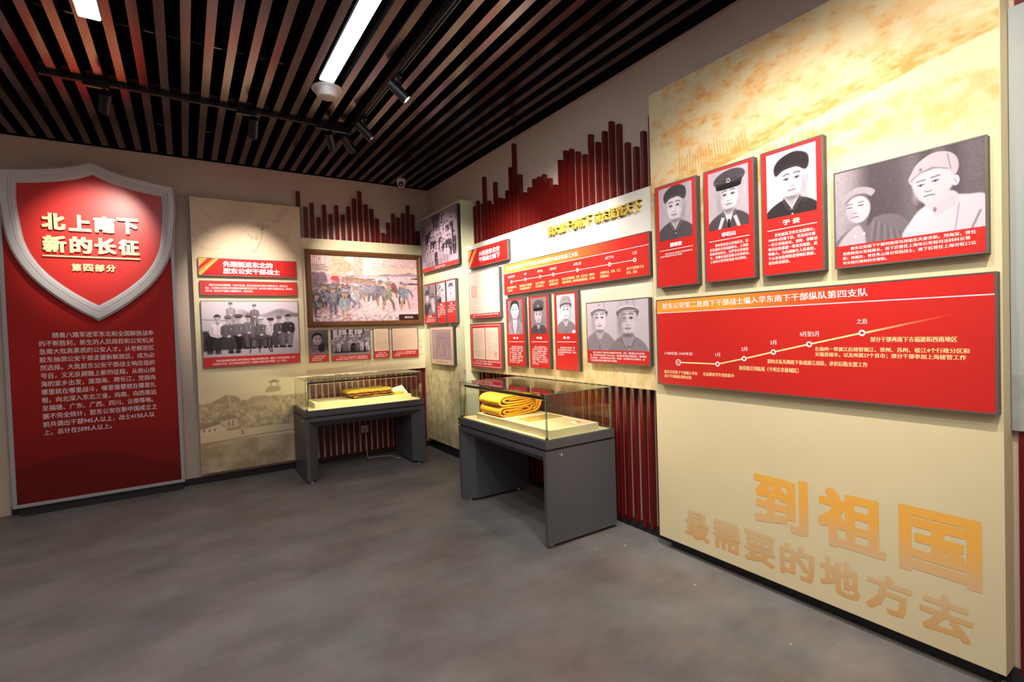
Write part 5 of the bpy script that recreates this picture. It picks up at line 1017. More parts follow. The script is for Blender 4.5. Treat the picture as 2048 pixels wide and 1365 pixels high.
# ---- big panel boards
def mbig(*a, **k): return board(*a, mount=2.81, front=2.765, **k)
BB = [(2.369, 2.034, 'leftmost portrait board on the big mural, a smiling man in a soft cap', dict(hat='soft', hatv=0.3, coat=0.36, skin=0.92, bg=0.78, side=-1, ang=6, sw=2.05, turn=-.4, feat=0.18), 50, 52, 31, '滕维朋', 0.36, 0.64, '　　曾任胶东北海公安局秘书，\n后任莱阳县县长等职。', 0.253, 0.205),
      (1.981, 1.648, 'middle portrait board on the big mural, an officer in a badged peaked cap', dict(hat='peak', hatv=0.34, coat=0.34, skin=0.93, bg=0.80, side=1, sw=2.05, style='tabs', hatw=0.92, feat=0.2, wid=0.74), 52, 60, 30, '李石山', 0.36, 0.64, '　　曾任蓬莱县公安局局长。后\n任芜湖市公安局副局长、上海边\n防检查站站长、拉萨市公安局局\n长、西藏自治区边防公安局局长、\n上海市公安学校党委书记等职。', 0.253, 0.117),
      (1.608, 1.2765, 'portrait board on the big mural of a broad-faced man in a dark beret-like cap', dict(hat='soft', hatv=0.20, coat=0.22, skin=0.94, bg=0.88, side=-1, sw=2.0, ang=-4, wid=0.90, feat=0.2), 52, 62, 32, '于 云', 0.36, 0.64, '　　曾任威海卫市公安局局长，\n1949年4月南下后，任苏州市第\n一任公安局局长。当时，悍匪胡\n肇汉在阳澄湖一带臭名昭著，民\n愤极大。为巩固新生人民政权，\n于云亲自指挥阳澄湖地区剿匪，\n成功将其抓获。', 0.253, 0.062)]
for (a, b, lab, kw, cx, cy, rr, nm, q0, q1, tx, zt, zb) in BB:
    t, W, H, y = mbig('portrait_board', lab, 'photo', 'R', a, b, 1.853, 2.547, face=M_RED)
    C = portrait(100, 132, 150, cx, cy, rr, **kw); C.tone((0.06, 0.04, 0.05), (0.88, 0.83, 0.88)); card_photo(t, W, H, y, C, 0.034, W - 0.034, 0.318, H - 0.024)
    flat('divider_line', 0.034, W - 0.034, 0.2495, 0.2535, y, M_WHITE, t); lettering(t, nm, W * q0, W * q1, 0.268, 0.296, M_WHITE, y, bold=0.045)
    lettering(t, tx, 0.036, W - 0.034, zb - 0.0, 0.232, M_WHITE, y, bold=0.02, lh=1.25)
t, W, H, y = mbig('portrait_board', 'large framed photo of two people in pale caps before a dark curtain', 'photo', 'R', 1.229, 0.652, 1.85, 2.333, face=None)
C = Can(150, 96, 330, 0.42); X, Y = np.meshgrid(C.xs, C.ys)
C.all(0.5 + 0.5 * np.sin(X / 6.5 + 2 * np.sin(X / 17)), 0.30); C.all(np.clip((40 - X) / 30, 0, 1), 0.68); C.img *= (0.9 + 0.2 * C.noise(60, 80, 2, 7))[..., None]
C.blob([(2, 100), (8, 82), (28, 70), (42, 66), (60, 64), (76, 72), (88, 100)], 0.45, soft=2); C.blob([(4, 100), (10, 84), (28, 72), (34, 100)], 0.78, soft=3)
for k in range(12): C.line([(44 + 3 * k, 68 + 2.2 * k), (40 + 4 * k, 98)], 1.2, 0.30 if k % 2 else 0.58, soft=2, a=.6)
C.blob([(78, 100), (84, 76), (98, 62), (118, 56), (136, 58), (152, 64), (152, 100)], 0.90, soft=2); C.line([(128, 66), (124, 98)], 0.8, 0.6, soft=2); C.line([(146, 78), (138, 98)], 1.4, 0.45, soft=2); C.line([(104, 64), (112, 74), (124, 66)], 0.8, 0.5)
C.blob([(96, 60), (104, 70), (108, 76), (122, 68), (128, 58), (120, 50), (100, 54)], 0.84, soft=1.5); C.ell(106, 69, 1.6, 2.6, 0.5, soft=1.5)
C.blob([(84, 30), (90, 24), (120, 22), (124, 36), (122, 46), (112, 58), (102, 62), (92, 56), (86, 44)], 0.86, soft=2.5); C.ell(125, 40, 3.6, 6, 0.88, soft=1); C.line([(124, 38), (126, 43)], .8, .6)
C.blob([(84, 22), (90, 12), (104, 4), (118, 6), (126, 14), (128, 26), (124, 34), (118, 26), (104, 21), (90, 26), (85, 36), (81, 30)], 0.78, soft=1); C.line([(83, 31), (92, 24), (104, 20), (118, 25)], 1.0, 0.5, soft=1); C.line([(118, 8), (121, 26)], 0.8, 0.5, soft=.8); C.ell(93, 20, 1.5, 1.8, 0.5, soft=1)
for (ex, ey) in ((93, 38), (107, 36)): C.line([(ex - 4, ey - 4.5), (ex + 4, ey - 5.5)], 1.1, 0.35, soft=1.2); C.line([(ex - 3, ey), (ex + 3, ey - 0.6)], 1.0, 0.2, soft=.8); C.ell(ex, ey + .2, 1.2, 1.1, 0.12, soft=.6)
C.line([(97, 46), (100, 47), (103, 46)], 1, 0.45, soft=1); C.line([(96, 52), (101, 51), (106, 51.5)], 1.1, 0.35, soft=1); C.ell(88, 50, 3, 8, 0.75, soft=4, a=.5)
C.ell(27, 52, 14, 17, 0.84, soft=2); C.blob([(8, 44), (12, 32), (24, 24), (38, 26), (46, 32), (42, 38), (38, 36), (26, 32), (14, 38), (10, 46)], 0.70, soft=1); C.line([(11, 42), (20, 34), (34, 33), (41, 38)], 1, 0.42, soft=1); C.blob([(40, 38), (44, 48), (44, 66), (36, 74), (41, 54)], 0.3, soft=2)
for (ex, ey) in ((17, 48), (30, 47)): C.line([(ex - 3, ey - 4), (ex + 3, ey - 4.3)], 1.1, 0.4, soft=1.2); C.line([(ex - 2.5, ey), (ex + 2.5, ey)], 1.1, 0.15, soft=.8)
C.line([(21, 56), (25, 56)], 1.0, 0.45, soft=1); C.line([(19, 61), (27, 61)], 1.1, 0.4, soft=1); C.ell(17, 58, 4, 9, 0.68, soft=5, a=.6); C.ell(23, 86, 1.6, 1.8, 0.95, soft=.5); C.ell(33, 84, 1.6, 1.8, 0.95, soft=.5); C.tone((0.13, 0.095, 0.11), (0.88, 0.83, 0.88))
canvas_obj('photo', C, 0.007, W - 0.007, 0.112, H - 0.007, y + 0.0006, t); flat('caption_strip', 0.007, W - 0.007, 0.007, 0.112, y + 0.0006, M_RED, t)
lettering(t, '　　胶东公安南下干部刘海深与孙旭东夫妻合影。刘海深，曾任\n莱西南县公安局局长，南下后曾任上海市公安局司法科科长等\n职；孙旭东，曾任乳山县公安局战士，南下后曾任上海市虹口公\n安分局行政科科长等职。', 0.037, 0.541, 0.019, 0.103, M_WHITE, y, bold=0.018)
t, W, H, y = mbig('timeline_board', 'largest red board, a timeline rising rightwards with six ring marks', 'sign', 'R', 2.383, 0.626, 1.185, 1.773, face=M_RED)
A0 = 2.383; Z0 = 1.185
C = Can(W - 0.014, 0.087, 160, (0.91, 0.58, 0.20)); X, Y = np.meshgrid(C.xs, C.ys); C.all(np.clip((X - 0.55) / 0.75, 0, 1), (0.78, 0.155, 0.135)); canvas_obj('header_band', C, 0.007, W - 0.007, H - 0.094, H - 0.007, y + 0.0004, t)
flat('header_line', 0.007, W - 0.007, H - 0.0955, H - 0.090, y, MATS['ink_pink_white'], t)
lettering(t, '胶东公安第二批南下干部战士编入华东南下干部纵队第四支队', A0 - 2.327, A0 - 1.085, 1.706 - Z0, 1.746 - Z0, M_WHITE, y, bold=0.02)
ND = [(2.205, 1.344), (1.909, 1.344), (1.732, 1.383), (1.555, 1.426), (1.361, 1.471), (1.113, 1.528)]
mb = MB(); ring_mb(mb, A0 - ND[0][0], ND[0][1] - Z0, 0.016, 0.0215, y - 0.0003); ring_mb(mb, A0 - ND[0][0], ND[0][1] - Z0, 0.006, 0.0085, y - 0.0003)
for (a, z) in ND[1:]: ring_mb(mb, A0 - a, z - Z0, 0.0075, 0.0155, y - 0.0003)
mb.build('timeline_rings', M_WHITE, t)
mb = MB(); 
for i, ((a, z), (b, z2)) in enumerate(zip(ND, ND[1:])):
    p = np.array([A0 - a, z - Z0]); q = np.array([A0 - b, z2 - Z0]); d = (q - p) / np.linalg.norm(q - p); nn = np.array([-d[1], d[0]]) * 0.0042; p = p + d * (0.0215 if i == 0 else 0.0155); q = q - d * 0.0155
    mb.face([(p[0] - nn[0], y, p[1] - nn[1]), (q[0] - nn[0], y, q[1] - nn[1]), (q[0] + nn[0], y, q[1] + nn[1]), (p[0] + nn[0], y, p[1] + nn[1])])
mb.build('timeline_path', M_PALE, t)
C = Can(0.36, 0.096, 120, (0.78, 0.155, 0.135)); 
for k in range(30):
    u0 = k / 30; C.line([(0.34 * u0, 0.09 - 0.078 * u0), (0.34 * (u0 + 0.034), 0.09 - 0.078 * (u0 + 0.034))], 0.0088 * (1 - 0.55 * u0), tuple(np.array((0.97, 0.87, 0.62)) * (1 - u0) ** 1.0 + np.array((0.78, 0.155, 0.135)) * u0))
canvas_obj('fading_path', C, A0 - 1.113 + 0.0155, A0 - 1.113 + 0.0155 + 0.36, 1.528 - Z0 - 0.005, 1.528 - Z0 - 0.005 + 0.096, y + 0.0004, t)
for s, a, b, z0, z1 in (('1948年底-1949年初', 2.317, 2.092, 1.392, 1.414), ('1月', 1.924, 1.891, 1.391, 1.414), ('2月', 1.748, 1.711, 1.428, 1.452), ('3月', 1.573, 1.537, 1.467, 1.492), ('4月至5月', 1.41, 1.312, 1.512, 1.538), ('之后', 1.136, 1.089, 1.572, 1.597)):
    lettering(t, s, A0 - a, A0 - b, z0 - Z0, z1 - Z0, M_WHITE, y, bold=0.008)
for s, a, b, z0, z1 in (('胶东公安南下干部编入华东\n南下干部纵队第四支队', 2.323, 2.057, 1.236, 1.288), ('在益都县华东党校集中', 2.015, 1.799, 1.266, 1.289), ('随党校迁到临城（今枣庄市薛城区）', 1.764, 1.418, 1.314, 1.341), ('第四支队先期南下备战渡江战役，承担后勤支援工作', 1.591, 1.091, 1.360, 1.385),
                        ('在扬州一带渡江后接管镇江、常州、苏州、松江4个行政分区和\n无锡直辖市，以及所属27个县市；部分干部参加上海接管工作', 1.333, 0.714, 1.406, 1.458), ('部分干部再南下去福建和西南地区', 1.078, 0.753, 1.484, 1.509)):
    lettering(t, s, A0 - a, A0 - b, z0 - Z0, z1 - Z0, M_PALE, y, bold=0.028, lh=1.2)

# ================================================================== display cases
def display_case(label, loc, rz, lock_side, group='glass-topped display cases'):
    """local: x along the front 0..1.37, y 0 (front) .. 0.69 (wall side), z up"""
    L, D = 1.37, 0.68
    t = thing('display_case', label, 'display case', loc, rz, group)
    # portal base with splayed inner faces
    r0, w_, d_, zt, zi, zr = 0.034, 0.135, 0.10, 0.71, 0.60, 0.672
    for (s, ox) in ((1, 0.0), (-1, L)):
        mb = MB(); X = lambda v: ox + s * v
        plan = [(0, 0), (r0, 0), (w_, d_), (w_, D), (0, D)]
        z0 = 0.03
        # leg up to the height where the lintel takes over
        pts0 = [(X(a), b, z0) for a, b in plan]; top = [(X(0), 0, zt), (X(r0), 0, zr), (X(w_), d_, zi), (X(w_), D, zi), (X(0), D, zt)]
        for k in range(4): mb.face([pts0[k], pts0[k + 1], top[k + 1], top[k]])
        mb.face([pts0[4], pts0[0], top[0], top[4]]); mb.face(pts0)
        mb.face([(X(0), 0, zt), (X(r0), 0, zr), (X(r0), 0, zt)]); mb.face([(X(0), D, zt), (X(w_), D, zi), (X(w_), D, zt)])
        o = mb.build('leg', M_CASE, t); bm = bmesh.new(); bm.from_mesh(o.data); bmesh.ops.remove_doubles(bm, verts=bm.verts, dist=1e-5); bmesh.ops.recalc_face_normals(bm, faces=bm.faces); bm.to_mesh(o.data); bm.free()
        for (fx, fy) in ((0.06, 0.07), (0.075, D - 0.07)):
            mb = MB(); mb.tube([(X(fx), fy, 0.0005), (X(fx), fy, 0.012)], [0.024, 0.022], 14); mb.tube([(X(fx), fy, 0.012), (X(fx), fy, 0.031)], 0.009, 10); mb.build('foot', M_CHROME, t)
    mb = MB()
    mb.face([(r0, 0, zr), (L - r0, 0, zr), (L - r0, 0, zt), (r0, 0, zt)]);
    mb.face([(w_, d_, zi), (L - w_, d_, zi), (L - r0, 0, zr), (r0, 0, zr)]); mb.face([(w_, D, zi), (L - w_, D, zi), (L - w_, d_, zi), (w_, d_, zi)]); mb.face([(w_, D, zi), (w_, D, zt), (L - w_, D, zt), (L - w_, D, zi)])
    mb.face([(0, 0, zt), (L, 0, zt), (L, D, zt), (0, D, zt)]); mb.build('lintel', M_CASE, t)
    boxo('shadow_gap', (0.012, 0.012, zt), (L - 0.012, D - 0.012, 0.725), M_CASED, t)
    o = boxo('deck', (0, 0, 0.725), (L, D, 0.790), M_CASE, t, 0.002)
    boxo('deck_inlay', (0.026, 0.026, 0.7905), (L - 0.026, D - 0.026, 0.792), M_DECK, t)
    boxo('gasket', (0.012, 0.012, 0.790), (L - 0.012, D - 0.012, 0.7912), M_BAR, t)
    # glass hood: five panes with green cut edges
    a0, a1, b0, b1, z0, z1, th = 0.016, L - 0.016, 0.016, D - 0.016, 0.7915, 1.125, 0.006
    def pane(a, b, edge):
        mb = MB(); x0, y0, z0_ = a; x1, y1, z1_ = b; mis = [1] * 6
        for q in edge: mis[q] = 0
        mb.box(a, b, mis=mis); return mb.build('glass_pane', [M_GLASS, M_GEDGE], t)
    pane((a0, b0, z0), (a1, b0 + th, z1 - th), (2, 4)); pane((a0, b1 - th, z0), (a1, b1, z1 - th), (2, 4))
    pane((a0, b0 + th, z0), (a0 + th, b1 - th, z1 - th), (3, 5)); pane((a1 - th, b0 + th, z0), (a1, b1 - th, z1 - th), (3, 5)); pane((a0, b0, z1 - th), (a1, b1, z1), (0, 1))
    # light bar inside along the front, on thin stays
    zb = 1.075
    boxo('light_bar', (0.055, 0.045, zb), (L - 0.055, 0.075, zb + 0.022), M_BAR, t, 0.002)
    boxo('led_strip', (0.065, 0.052, zb - 0.002), (L - 0.065, 0.068, zb - 0.0003), M_LED, t)
    for (x0, x1) in ((0.058, 0.036), (L - 0.058, L - 0.036)):
        mb = MB(); mb.tube([(x1, 0.045, 0.792), (x0, 0.058, zb + 0.004)], 0.0035, 8); mb.build('stay', M_BAR, t)
    for (x, q) in ((a0 + 0.01, b0 + 0.01), (a1 - 0.01, b0 + 0.01)): boxo('corner_bracket', (x - 0.012, q - 0.0, 0.792), (x + 0.012, q + 0.012, 0.806), M_BAR, t)
    l = bpy.data.lights.new('case_light', 'AREA'); l.shape = 'RECTANGLE'; l.size = L - 0.14; l.size_y = 0.012; l.energy = CASE_W; l.color = (1.0, 0.80, 0.46)
    lo = bpy.data.objects.new('case_light', l); COL.objects.link(lo); lo.parent = t; lo.location = (L / 2, 0.060, zb - 0.004); lo.rotation_euler = (math.radians(60), 0, 0)
    # lock on the side
    mb = MB(); x = 0.0 if lock_side == 'left' else L; s = -1 if lock_side == 'left' else 1
    mb.tube([(x, 0.14, 0.672), (x + s * 0.004, 0.14, 0.672)], 0.011, 16); mb.tube([(x + s * 0.004, 0.14, 0.672), (x + s * 0.009, 0.14, 0.672)], [0.007, 0.006], 12)
    mb.tube([(x, 0.115, 0.682), (x + s * 0.003, 0.115, 0.682)], 0.004, 10); mb.build('lock', M_CHROME, t)
    return t
c1 = display_case('display case on the back wall under the oil painting, with a folded mustard quilt inside', (1.045, 5.70, 0), 0.0, 'left')
c2 = display_case('nearer display case on the right, with a thick yellow blanket folded inside', (2.135, 4.245, 0), RZ_R, 'right')
DZ = 0.7921
def W2(x, y, z):   # case 2 local -> world
    return (2.135 + y, 4.245 - x, z)
# ---- stands inside
def riser(label, wall, x0, x1, y0, y1, h, windows, loc, rz):
    t = thing('display_plinth', label, 'plinth', (loc[0], loc[1], DZ), rz)
    o = boxo('block', (x0, y0, 0), (x1, y1, h), M_DECK, t, 0.0015)
    for (a, b, c, d, m) in windows:
        boxo('mat_sheet', (a, b, h + 0.0002), (c, d, h + 0.0012), m, t)
    return t
# case 1
o1 = (1.045, 5.70)
riser('low cream plinth in the back-wall case, left half with a glossy inset sheet', 'B', 0.135, 0.70, 0.155, 0.58, 0.058, [(0.18, 0.20, 0.52, 0.54, mat('inset_document', (0.86, 0.80, 0.62), 0.12, spec=0.8))], o1, 0)
riser('low cream plinth in the back-wall case, right half beside the quilt and strap', 'B', 0.702, 1.265, 0.155, 0.58, 0.058, [], o1, 0)
# case 2
o2 = (2.135, 4.245)
M_INS = mat('inset_glazed', (0.80, 0.70, 0.42), 0.06, spec=0.9)
pl_a = riser('low cream plinth in the nearer case under the yellow blanket', 'R', 0.235, 0.72, 0.07, 0.555, 0.058, [], o2, RZ_R)
pl_b = riser('low cream plinth in the nearer case with two glazed document insets', 'R', 0.722, 1.325, 0.07, 0.555, 0.058, [(0.745, 0.16, 0.945, 0.52, M_INS)], o2, RZ_R)
def sheet_mesh(name, x0, x1, y0, y1, z, m, parent, amp=0.002, n=10):
    v = []; f = []
    for j in range(n + 1):
        for i in range(n + 1): v.append((x0 + (x1 - x0) * i / n, y0 + (y1 - y0) * j / n, z + amp * (math.sin(i * 1.3) * math.cos(j * 0.9) + 1)))
    for j in range(n):
        for i in range(n): a = j * (n + 1) + i; f.append((a, a + 1, a + n + 2, a + n + 1))
    me = bpy.data.meshes.new(name); me.from_pydata(v, [], f); me.update(); return link(name, me, m, parent)
t = thing('document_sheet', 'pinkish old document lying on the nearer case plinth, with red marks', 'document', (o2[0], o2[1], DZ + 0.0582), RZ_R)
C = Can(30, 36, 90, (0.87, 0.75, 0.60)); doc_page(C, 3, 27, 4, 33, rows=14, ink=(0.80, 0.50, 0.42), seed=44, dens=.7)
for q in range(6): C.line([(2, 4 + q * 5.4), (28, 4 + q * 5.4)], 0.25, (0.82, 0.52, 0.44))
C.poly([(19, 3), (24, 3), (24, 8), (19, 8)], (0.86, 0.30, 0.24))
o = canvas_obj('page', C, 0.985, 1.285, 0.16, 0.5, 0.0, t); o.rotation_euler = (-math.pi / 2, 0, 0)
o.location = (0, 0, 0.0008)
# labels on the deck of case 2
for k, (a, b) in enumerate(((0.29, 0.43), (0.69, 0.83), (1.05, 1.19))):
    o = boxo('caption_card', (0, 0, 0), (0.14, 0.038, 0.0015), M_LABEL); o.location = (2.135 + 0.030, 4.245 - a, DZ + 0.0005); o.rotation_euler = (0, 0, RZ_R)
    tag(o, ['white caption card on the deck below the folded yellow blanket', 'white caption card at the middle of the nearer case deck', 'white caption card nearest the front corner of the nearer case'][k], 'label', 'white caption cards in the nearer case')
o = boxo('caption_card', (0, 0, 0), (0.085, 0.035, 0.002), M_LABEL); o.location = (2.535, 3.075, DZ + 0.061); o.rotation_euler = (0, 0, RZ_R - 0.3); tag(o, 'small white card lying on the document in the nearer case', 'label')

# ---- yellow blanket: one folded ribbon of cloth, its edge towards the camera
def ribbon(name, path, th, y0, y1, m, parent, ny=8, seed=0, closed=False, sub=6, wob=0.002):
    P = [np.array(p, float) for p in path]; P = [2 * P[0] - P[1]] + P + [2 * P[-1] - P[-2]]; pts = []
    M_ = len(P) - 3
    for k in range(M_ * sub + 1):
        u = k / sub; i = min(int(u), M_ - 1); f = u - i; a, b, c, d = P[i:i + 4]
        pts.append(0.5 * ((2 * b) + (-a + c) * f + (2 * a - 5 * b + 4 * c - d) * f * f + (-a + 3 * b - 3 * c + d) * f ** 3))
    pts = np.array(pts); tg = np.gradient(pts, axis=0); tg /= np.linalg.norm(tg, axis=1)[:, None] + 1e-9; nr = np.stack([-tg[:, 1], tg[:, 0]], 1)
    A = pts + nr * th / 2; B = pts - nr * th / 2; loop = np.concatenate([A, B[::-1]]); n = len(loop); v = []; f = []
    r = np.random.RandomState(seed); ph = r.rand(4) * 6
    for j in range(ny + 1):
        q = j / ny; yy = y0 + (y1 - y0) * q
        for k, (x, z) in enumerate(loop):
            e = 0.0015 * math.sin(k * 0.5 + ph[0]) * (1 if j in (0, ny) else 0.3)
            v.append((x + wob * math.sin(q * 5 + ph[1]), yy + e + wob * math.sin(z * 60 + ph[2]), z + wob * 0.8 * math.sin(q * 6 + x * 14 + ph[3])))
    for j in range(ny):
        for k in range(n): f.append((j * n + k, j * n + (k + 1) % n, (j + 1) * n + (k + 1) % n, (j + 1) * n + k))
    h = len(A)
    for base, fl in ((0, False), (ny * n, True)):
        for k in range(h - 1):
            q_ = (base + k, base + k + 1, base + n - 2 - k, base + n - 1 - k); f.append(q_ if fl else q_[::-1])
    me = bpy.data.meshes.new(name); me.from_pydata(v, [], f); me.update()
    bm = bmesh.new(); bm.from_mesh(me); bmesh.ops.recalc_face_normals(bm, faces=bm.faces); bm.to_mesh(me); bm.free()
    me.polygons.foreach_set('use_smooth', [True] * len(me.polygons))
    return link(name, me, m, parent)
t = thing('folded_blanket', 'thick bright yellow blanket folded in layers inside the nearer case', 'blanket', (2.22, 3.62, DZ + 0.0585))
Y0, Y1 = 0.0, 0.345
ribbon('outer_fold', [(0.36, 0.112), (0.16, 0.100), (0.04, 0.098), (0.008, 0.115), (0.006, 0.145), (0.04, 0.172), (0.15, 0.182), (0.30, 0.182), (0.40, 0.168), (0.432, 0.125), (0.425, 0.070), (0.385, 0.028), (0.28, 0.013), (0.12, 0.009), (0.035, 0.010), (0.008, 0.028), (0.010, 0.060), (0.04, 0.078), (0.16, 0.078), (0.30, 0.088), (0.37, 0.094)], 0.013, Y0, Y1, M_YEL, t, seed=1)
ribbon('inner_fold', [(0.34, 0.128), (0.16, 0.120), (0.07, 0.122), (0.045, 0.137), (0.06, 0.152), (0.14, 0.160), (0.28, 0.163), (0.37, 0.152), (0.400, 0.122), (0.395, 0.090)], 0.012, Y0 + 0.004, Y1 - 0.01, M_YEL, t, seed=2)
ribbon('inner_fold', [(0.31, 0.145), (0.20, 0.142), (0.11, 0.140)], 0.010, Y0 + 0.006, Y1 - 0.01, M_YEL, t, seed=5)
ribbon('inner_fold', [(0.38, 0.075), (0.345, 0.070), (0.325, 0.045), (0.29, 0.034), (0.16, 0.027), (0.07, 0.027), (0.048, 0.042), (0.065, 0.056), (0.16, 0.060), (0.28, 0.068), (0.305, 0.052)], 0.012, Y0 + 0.004, Y1 - 0.01, M_YEL, t, seed=3)
ribbon('inner_fold', [(0.24, 0.050), (0.15, 0.044), (0.09, 0.042)], 0.010, Y0 + 0.006, Y1 - 0.01, M_YEL, t, seed=6)
ribbon('inner_fold', [(0.405, 0.10), (0.385, 0.060), (0.355, 0.040)], 0.009, Y0 + 0.006, Y1 - 0.01, M_YEL, t, seed=7)

# ---- mustard quilt with ruffled lining
t = thing('folded_quilt', 'mustard quilt with a ruffled brown-pink edge folded flat in the back-wall case', 'quilt', (1.555, 5.87, DZ + 0.0585), math.radians(3))
def quilt_layer(name, x0, x1, y0, y1, zb, zt, m, seed, ruff=0.008, rnd=0.03):
    nx, ny = 44, 16; r = np.random.RandomState(seed); ph = r.rand(6) * 6; v = []; f = []
    for side in (0, 1):
        for j in range(ny + 1):
            for i in range(nx + 1):
                u, w_ = i / nx, j / ny; x = x0 + (x1 - x0) * u; y = y0 + (y1 - y0) * w_
                edge = min(u, 1 - u) * (x1 - x0); ed2 = min(w_, 1 - w_) * (y1 - y0); k = min(1, min(edge, ed2) / rnd) ; k = math.sqrt(max(0, 1 - (1 - k) ** 2))
                if j == 0: y += ruff * math.sin(x * 55 + ph[0]) * 0.6 + ruff * 0.5 * math.sin(x * 23 + ph[1])
                mid = (zb + zt) / 2; h = (zt - zb) / 2 * (0.28 + 0.72 * k)
                z = mid + (h if side else -h) + (0.006 * math.sin(x * 17 + ph[2]) * math.sin(y * 21 + ph[3]) + 0.003 * math.sin(x * 60 + y * 30)) * (0.4 + 0.6 * k if side else 0) + (ruff * 0.5 * math.sin(x * 62 + ph[4]) if j == 0 else 0)
                v.append((x, y, max(z, 0.0008) if not side else z))
    S = (nx + 1) * (ny + 1); idx = lambda s, i, j: s * S + j * (nx + 1) + i
    for j in range(ny):
        for i in range(nx):
            f.append((idx(1, i, j), idx(1, i + 1, j), idx(1, i + 1, j + 1), idx(1, i, j + 1))); f.append((idx(0, i, j), idx(0, i, j + 1), idx(0, i + 1, j + 1), idx(0, i + 1, j)))
    for i in range(nx): f.append((idx(0, i, 0), idx(0, i + 1, 0), idx(1, i + 1, 0), idx(1, i, 0))); f.append((idx(0, i + 1, ny), idx(0, i, ny), idx(1, i, ny), idx(1, i + 1, ny)))
    for j in range(ny): f.append((idx(0, 0, j + 1), idx(0, 0, j), idx(1, 0, j), idx(1, 0, j + 1))); f.append((idx(0, nx, j), idx(0, nx, j + 1), idx(1, nx, j + 1), idx(1, nx, j)))
    me = bpy.data.meshes.new(name); me.from_pydata(v, [], f); me.update(); me.polygons.foreach_set('use_smooth', [True] * len(f)); return link(name, me, m, parent=t)
quilt_layer('lower_layer', 0.06, 0.56, 0.0, 0.36, 0.0, 0.034, M_MUST, 1, rnd=0.02)
quilt_layer('lining', 0.012, 0.545, -0.004, 0.355, 0.030, 0.052, M_LINING, 2, ruff=0.012, rnd=0.015)
quilt_layer('upper_layer', 0.0, 0.54, 0.012, 0.37, 0.046, 0.098, M_MUST, 3, ruff=0.008, rnd=0.06)
# ---- rolled strap and propped paper
t = thing('leather_strap', 'small rolled ochre strap on the plinth beside the mustard quilt', 'strap', (2.19, 5.945, DZ + 0.0585))
v = []; f = []; n = 40; 
for k in range(n):
    a = 2 * math.pi * k / n * 1.0; rx, ry = 0.062, 0.030
    for (o_, z) in ((1, 0.0), (1, 0.030), (0.86, 0.030), (0.86, 0.0)): v.append((rx * math.cos(a) * o_, ry * math.sin(a) * o_, z))
for k in range(n):
    for q in range(4): f.append((k * 4 + q, ((k + 1) % n) * 4 + q, ((k + 1) % n) * 4 + (q + 1) % 4, k * 4 + (q + 1) % 4))
me = bpy.data.meshes.new('coil'); me.from_pydata(v, [], f); me.update(); bm = bmesh.new(); bm.from_mesh(me); bmesh.ops.recalc_face_normals(bm, faces=bm.faces); bm.to_mesh(me); bm.free(); link('coil', me, M_LEATHER, t)
boxo('inner_coil', (-0.046, -0.022, 0.0), (0.046, 0.022, 0.026), mat('leather_dark', (0.70, 0.45, 0.10), 0.6), t, 0.008)
mb = MB(); mb.tube([(-0.05, -0.012, 0.030), (-0.058, -0.014, 0.034)], 0.006, 10); mb.build('buckle', M_GOLD, t)
t = thing('propped_paper', 'white folded paper propped behind the ochre strap', 'paper', (2.20, 6.02, DZ + 0.0585))
mb = MB(); th = 0.0012
A = [(-0.04, 0.0, 0.001), (0.13, -0.005, 0.001), (0.075, 0.055, 0.095), (-0.07, 0.075, 0.058)]; mb.face(A); mb.face([(p[0], p[1] + th, p[2]) for p in A][::-1])
for k in range(4):
    a, b = A[k], A[(k + 1) % 4]; mb.face([a, (a[0], a[1] + th, a[2]), (b[0], b[1] + th, b[2]), b])
mb.face([(0.075, 0.056, 0.095), (-0.07, 0.076, 0.058), (-0.06, 0.13, 0.001), (0.10, 0.12, 0.001)]); mb.build('folded_sheet', M_PAPER, t)

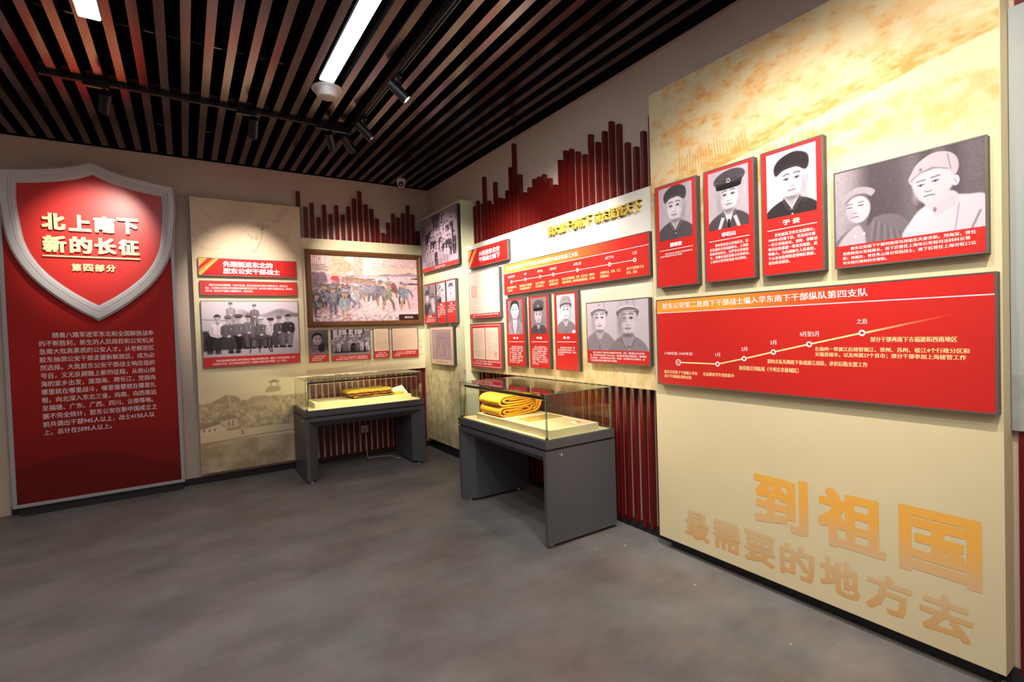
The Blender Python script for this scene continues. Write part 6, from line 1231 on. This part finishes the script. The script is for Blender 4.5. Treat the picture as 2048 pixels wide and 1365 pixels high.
# ================================================================== socket, plug, cable, floor flecks
t = thing('wall_socket', 'white wall socket on the red slats beneath the back-wall display case', 'socket', (1.91, 6.4995, 0.372))
o = boxo('face_plate', (-0.046, -0.010, -0.046), (0.046, 0, 0.046), M_PLAST, t, 0.004)
mb = MB(); mb.tube([(0.0, -0.010, -0.008), (0.0, -0.034, -0.008), (0.0, -0.042, -0.012)], [0.020, 0.019, 0.012], 16); mb.build('plug', mat('plug_grey', (0.75, 0.72, 0.70), 0.5), t)
cu = MB(); P = [(1.91, 6.452, 0.350), (1.912, 6.440, 0.22), (1.915, 6.44, 0.06), (1.93, 6.43, 0.006), (2.02, 6.42, 0.0045), (2.10, 6.40, 0.0045), (2.16, 6.36, 0.0045), (2.20, 6.36, 0.0045), (2.215, 6.22, 0.0045), (2.235, 6.17, 0.0045), (2.262, 6.19, 0.0045)]
Q = []
Pn = [np.array(p) for p in P]; Pn = [2 * Pn[0] - Pn[1]] + Pn + [2 * Pn[-1] - Pn[-2]]
for i in range(1, len(Pn) - 2):
    for s in range(5):
        f_ = s / 5; a, b, c, d = Pn[i - 1:i + 3]; q = 0.5 * ((2 * b) + (-a + c) * f_ + (2 * a - 5 * b + 4 * c - d) * f_ * f_ + (-a + 3 * b - 3 * c + d) * f_ ** 3); q[2] = max(q[2], 0.0042); Q.append(tuple(q))
cu.tube(Q, 0.0036, 8); tag(cu.build('power_cable', M_PLAST, None, True), 'thin white power cable on the floor beneath the back-wall display case', 'cable')
r = np.random.RandomState(2); mb = MB()
for k in range(70):
    x = r.rand() * 4.0 - 1.2; y = 1.2 + r.rand() * 5.0
    if x > 2.7: continue
    s = 0.002 + 0.004 * r.rand() ** 3; a = r.rand() * 6; mb.face([(x + s * math.cos(a), y + s * math.sin(a), 0.0009), (x + s * math.cos(a + 2), y + s * math.sin(a + 2), 0.0012), (x + s * math.cos(a + 4.2), y + s * math.sin(a + 4.2), 0.0009)])
for (x, y, s) in ((2.62, 2.60, 0.016), (2.55, 1.95, 0.014), (2.0, 4.62, 0.012), (2.42, 2.68, 0.011), (2.45, 4.95, 0.018), (2.45, 1.32, 0.012), (1.75, 3.95, 0.008)):
    for k in range(7): q = (x + s * (r.rand() - .5), y + s * (r.rand() - .5)); w_ = s * 0.35; a = r.rand() * 6; mb.face([(q[0] + w_ * math.cos(a + j * 1.57), q[1] + w_ * math.sin(a + j * 1.57) * 0.6, 0.001 + 0.0006 * j) for j in range(4)])
tag(mb.build('plaster_crumbs', mat('crumb_white', (0.80, 0.79, 0.77), 0.8)), 'tiny white plaster crumbs scattered over the dark floor', 'debris', kind='stuff')
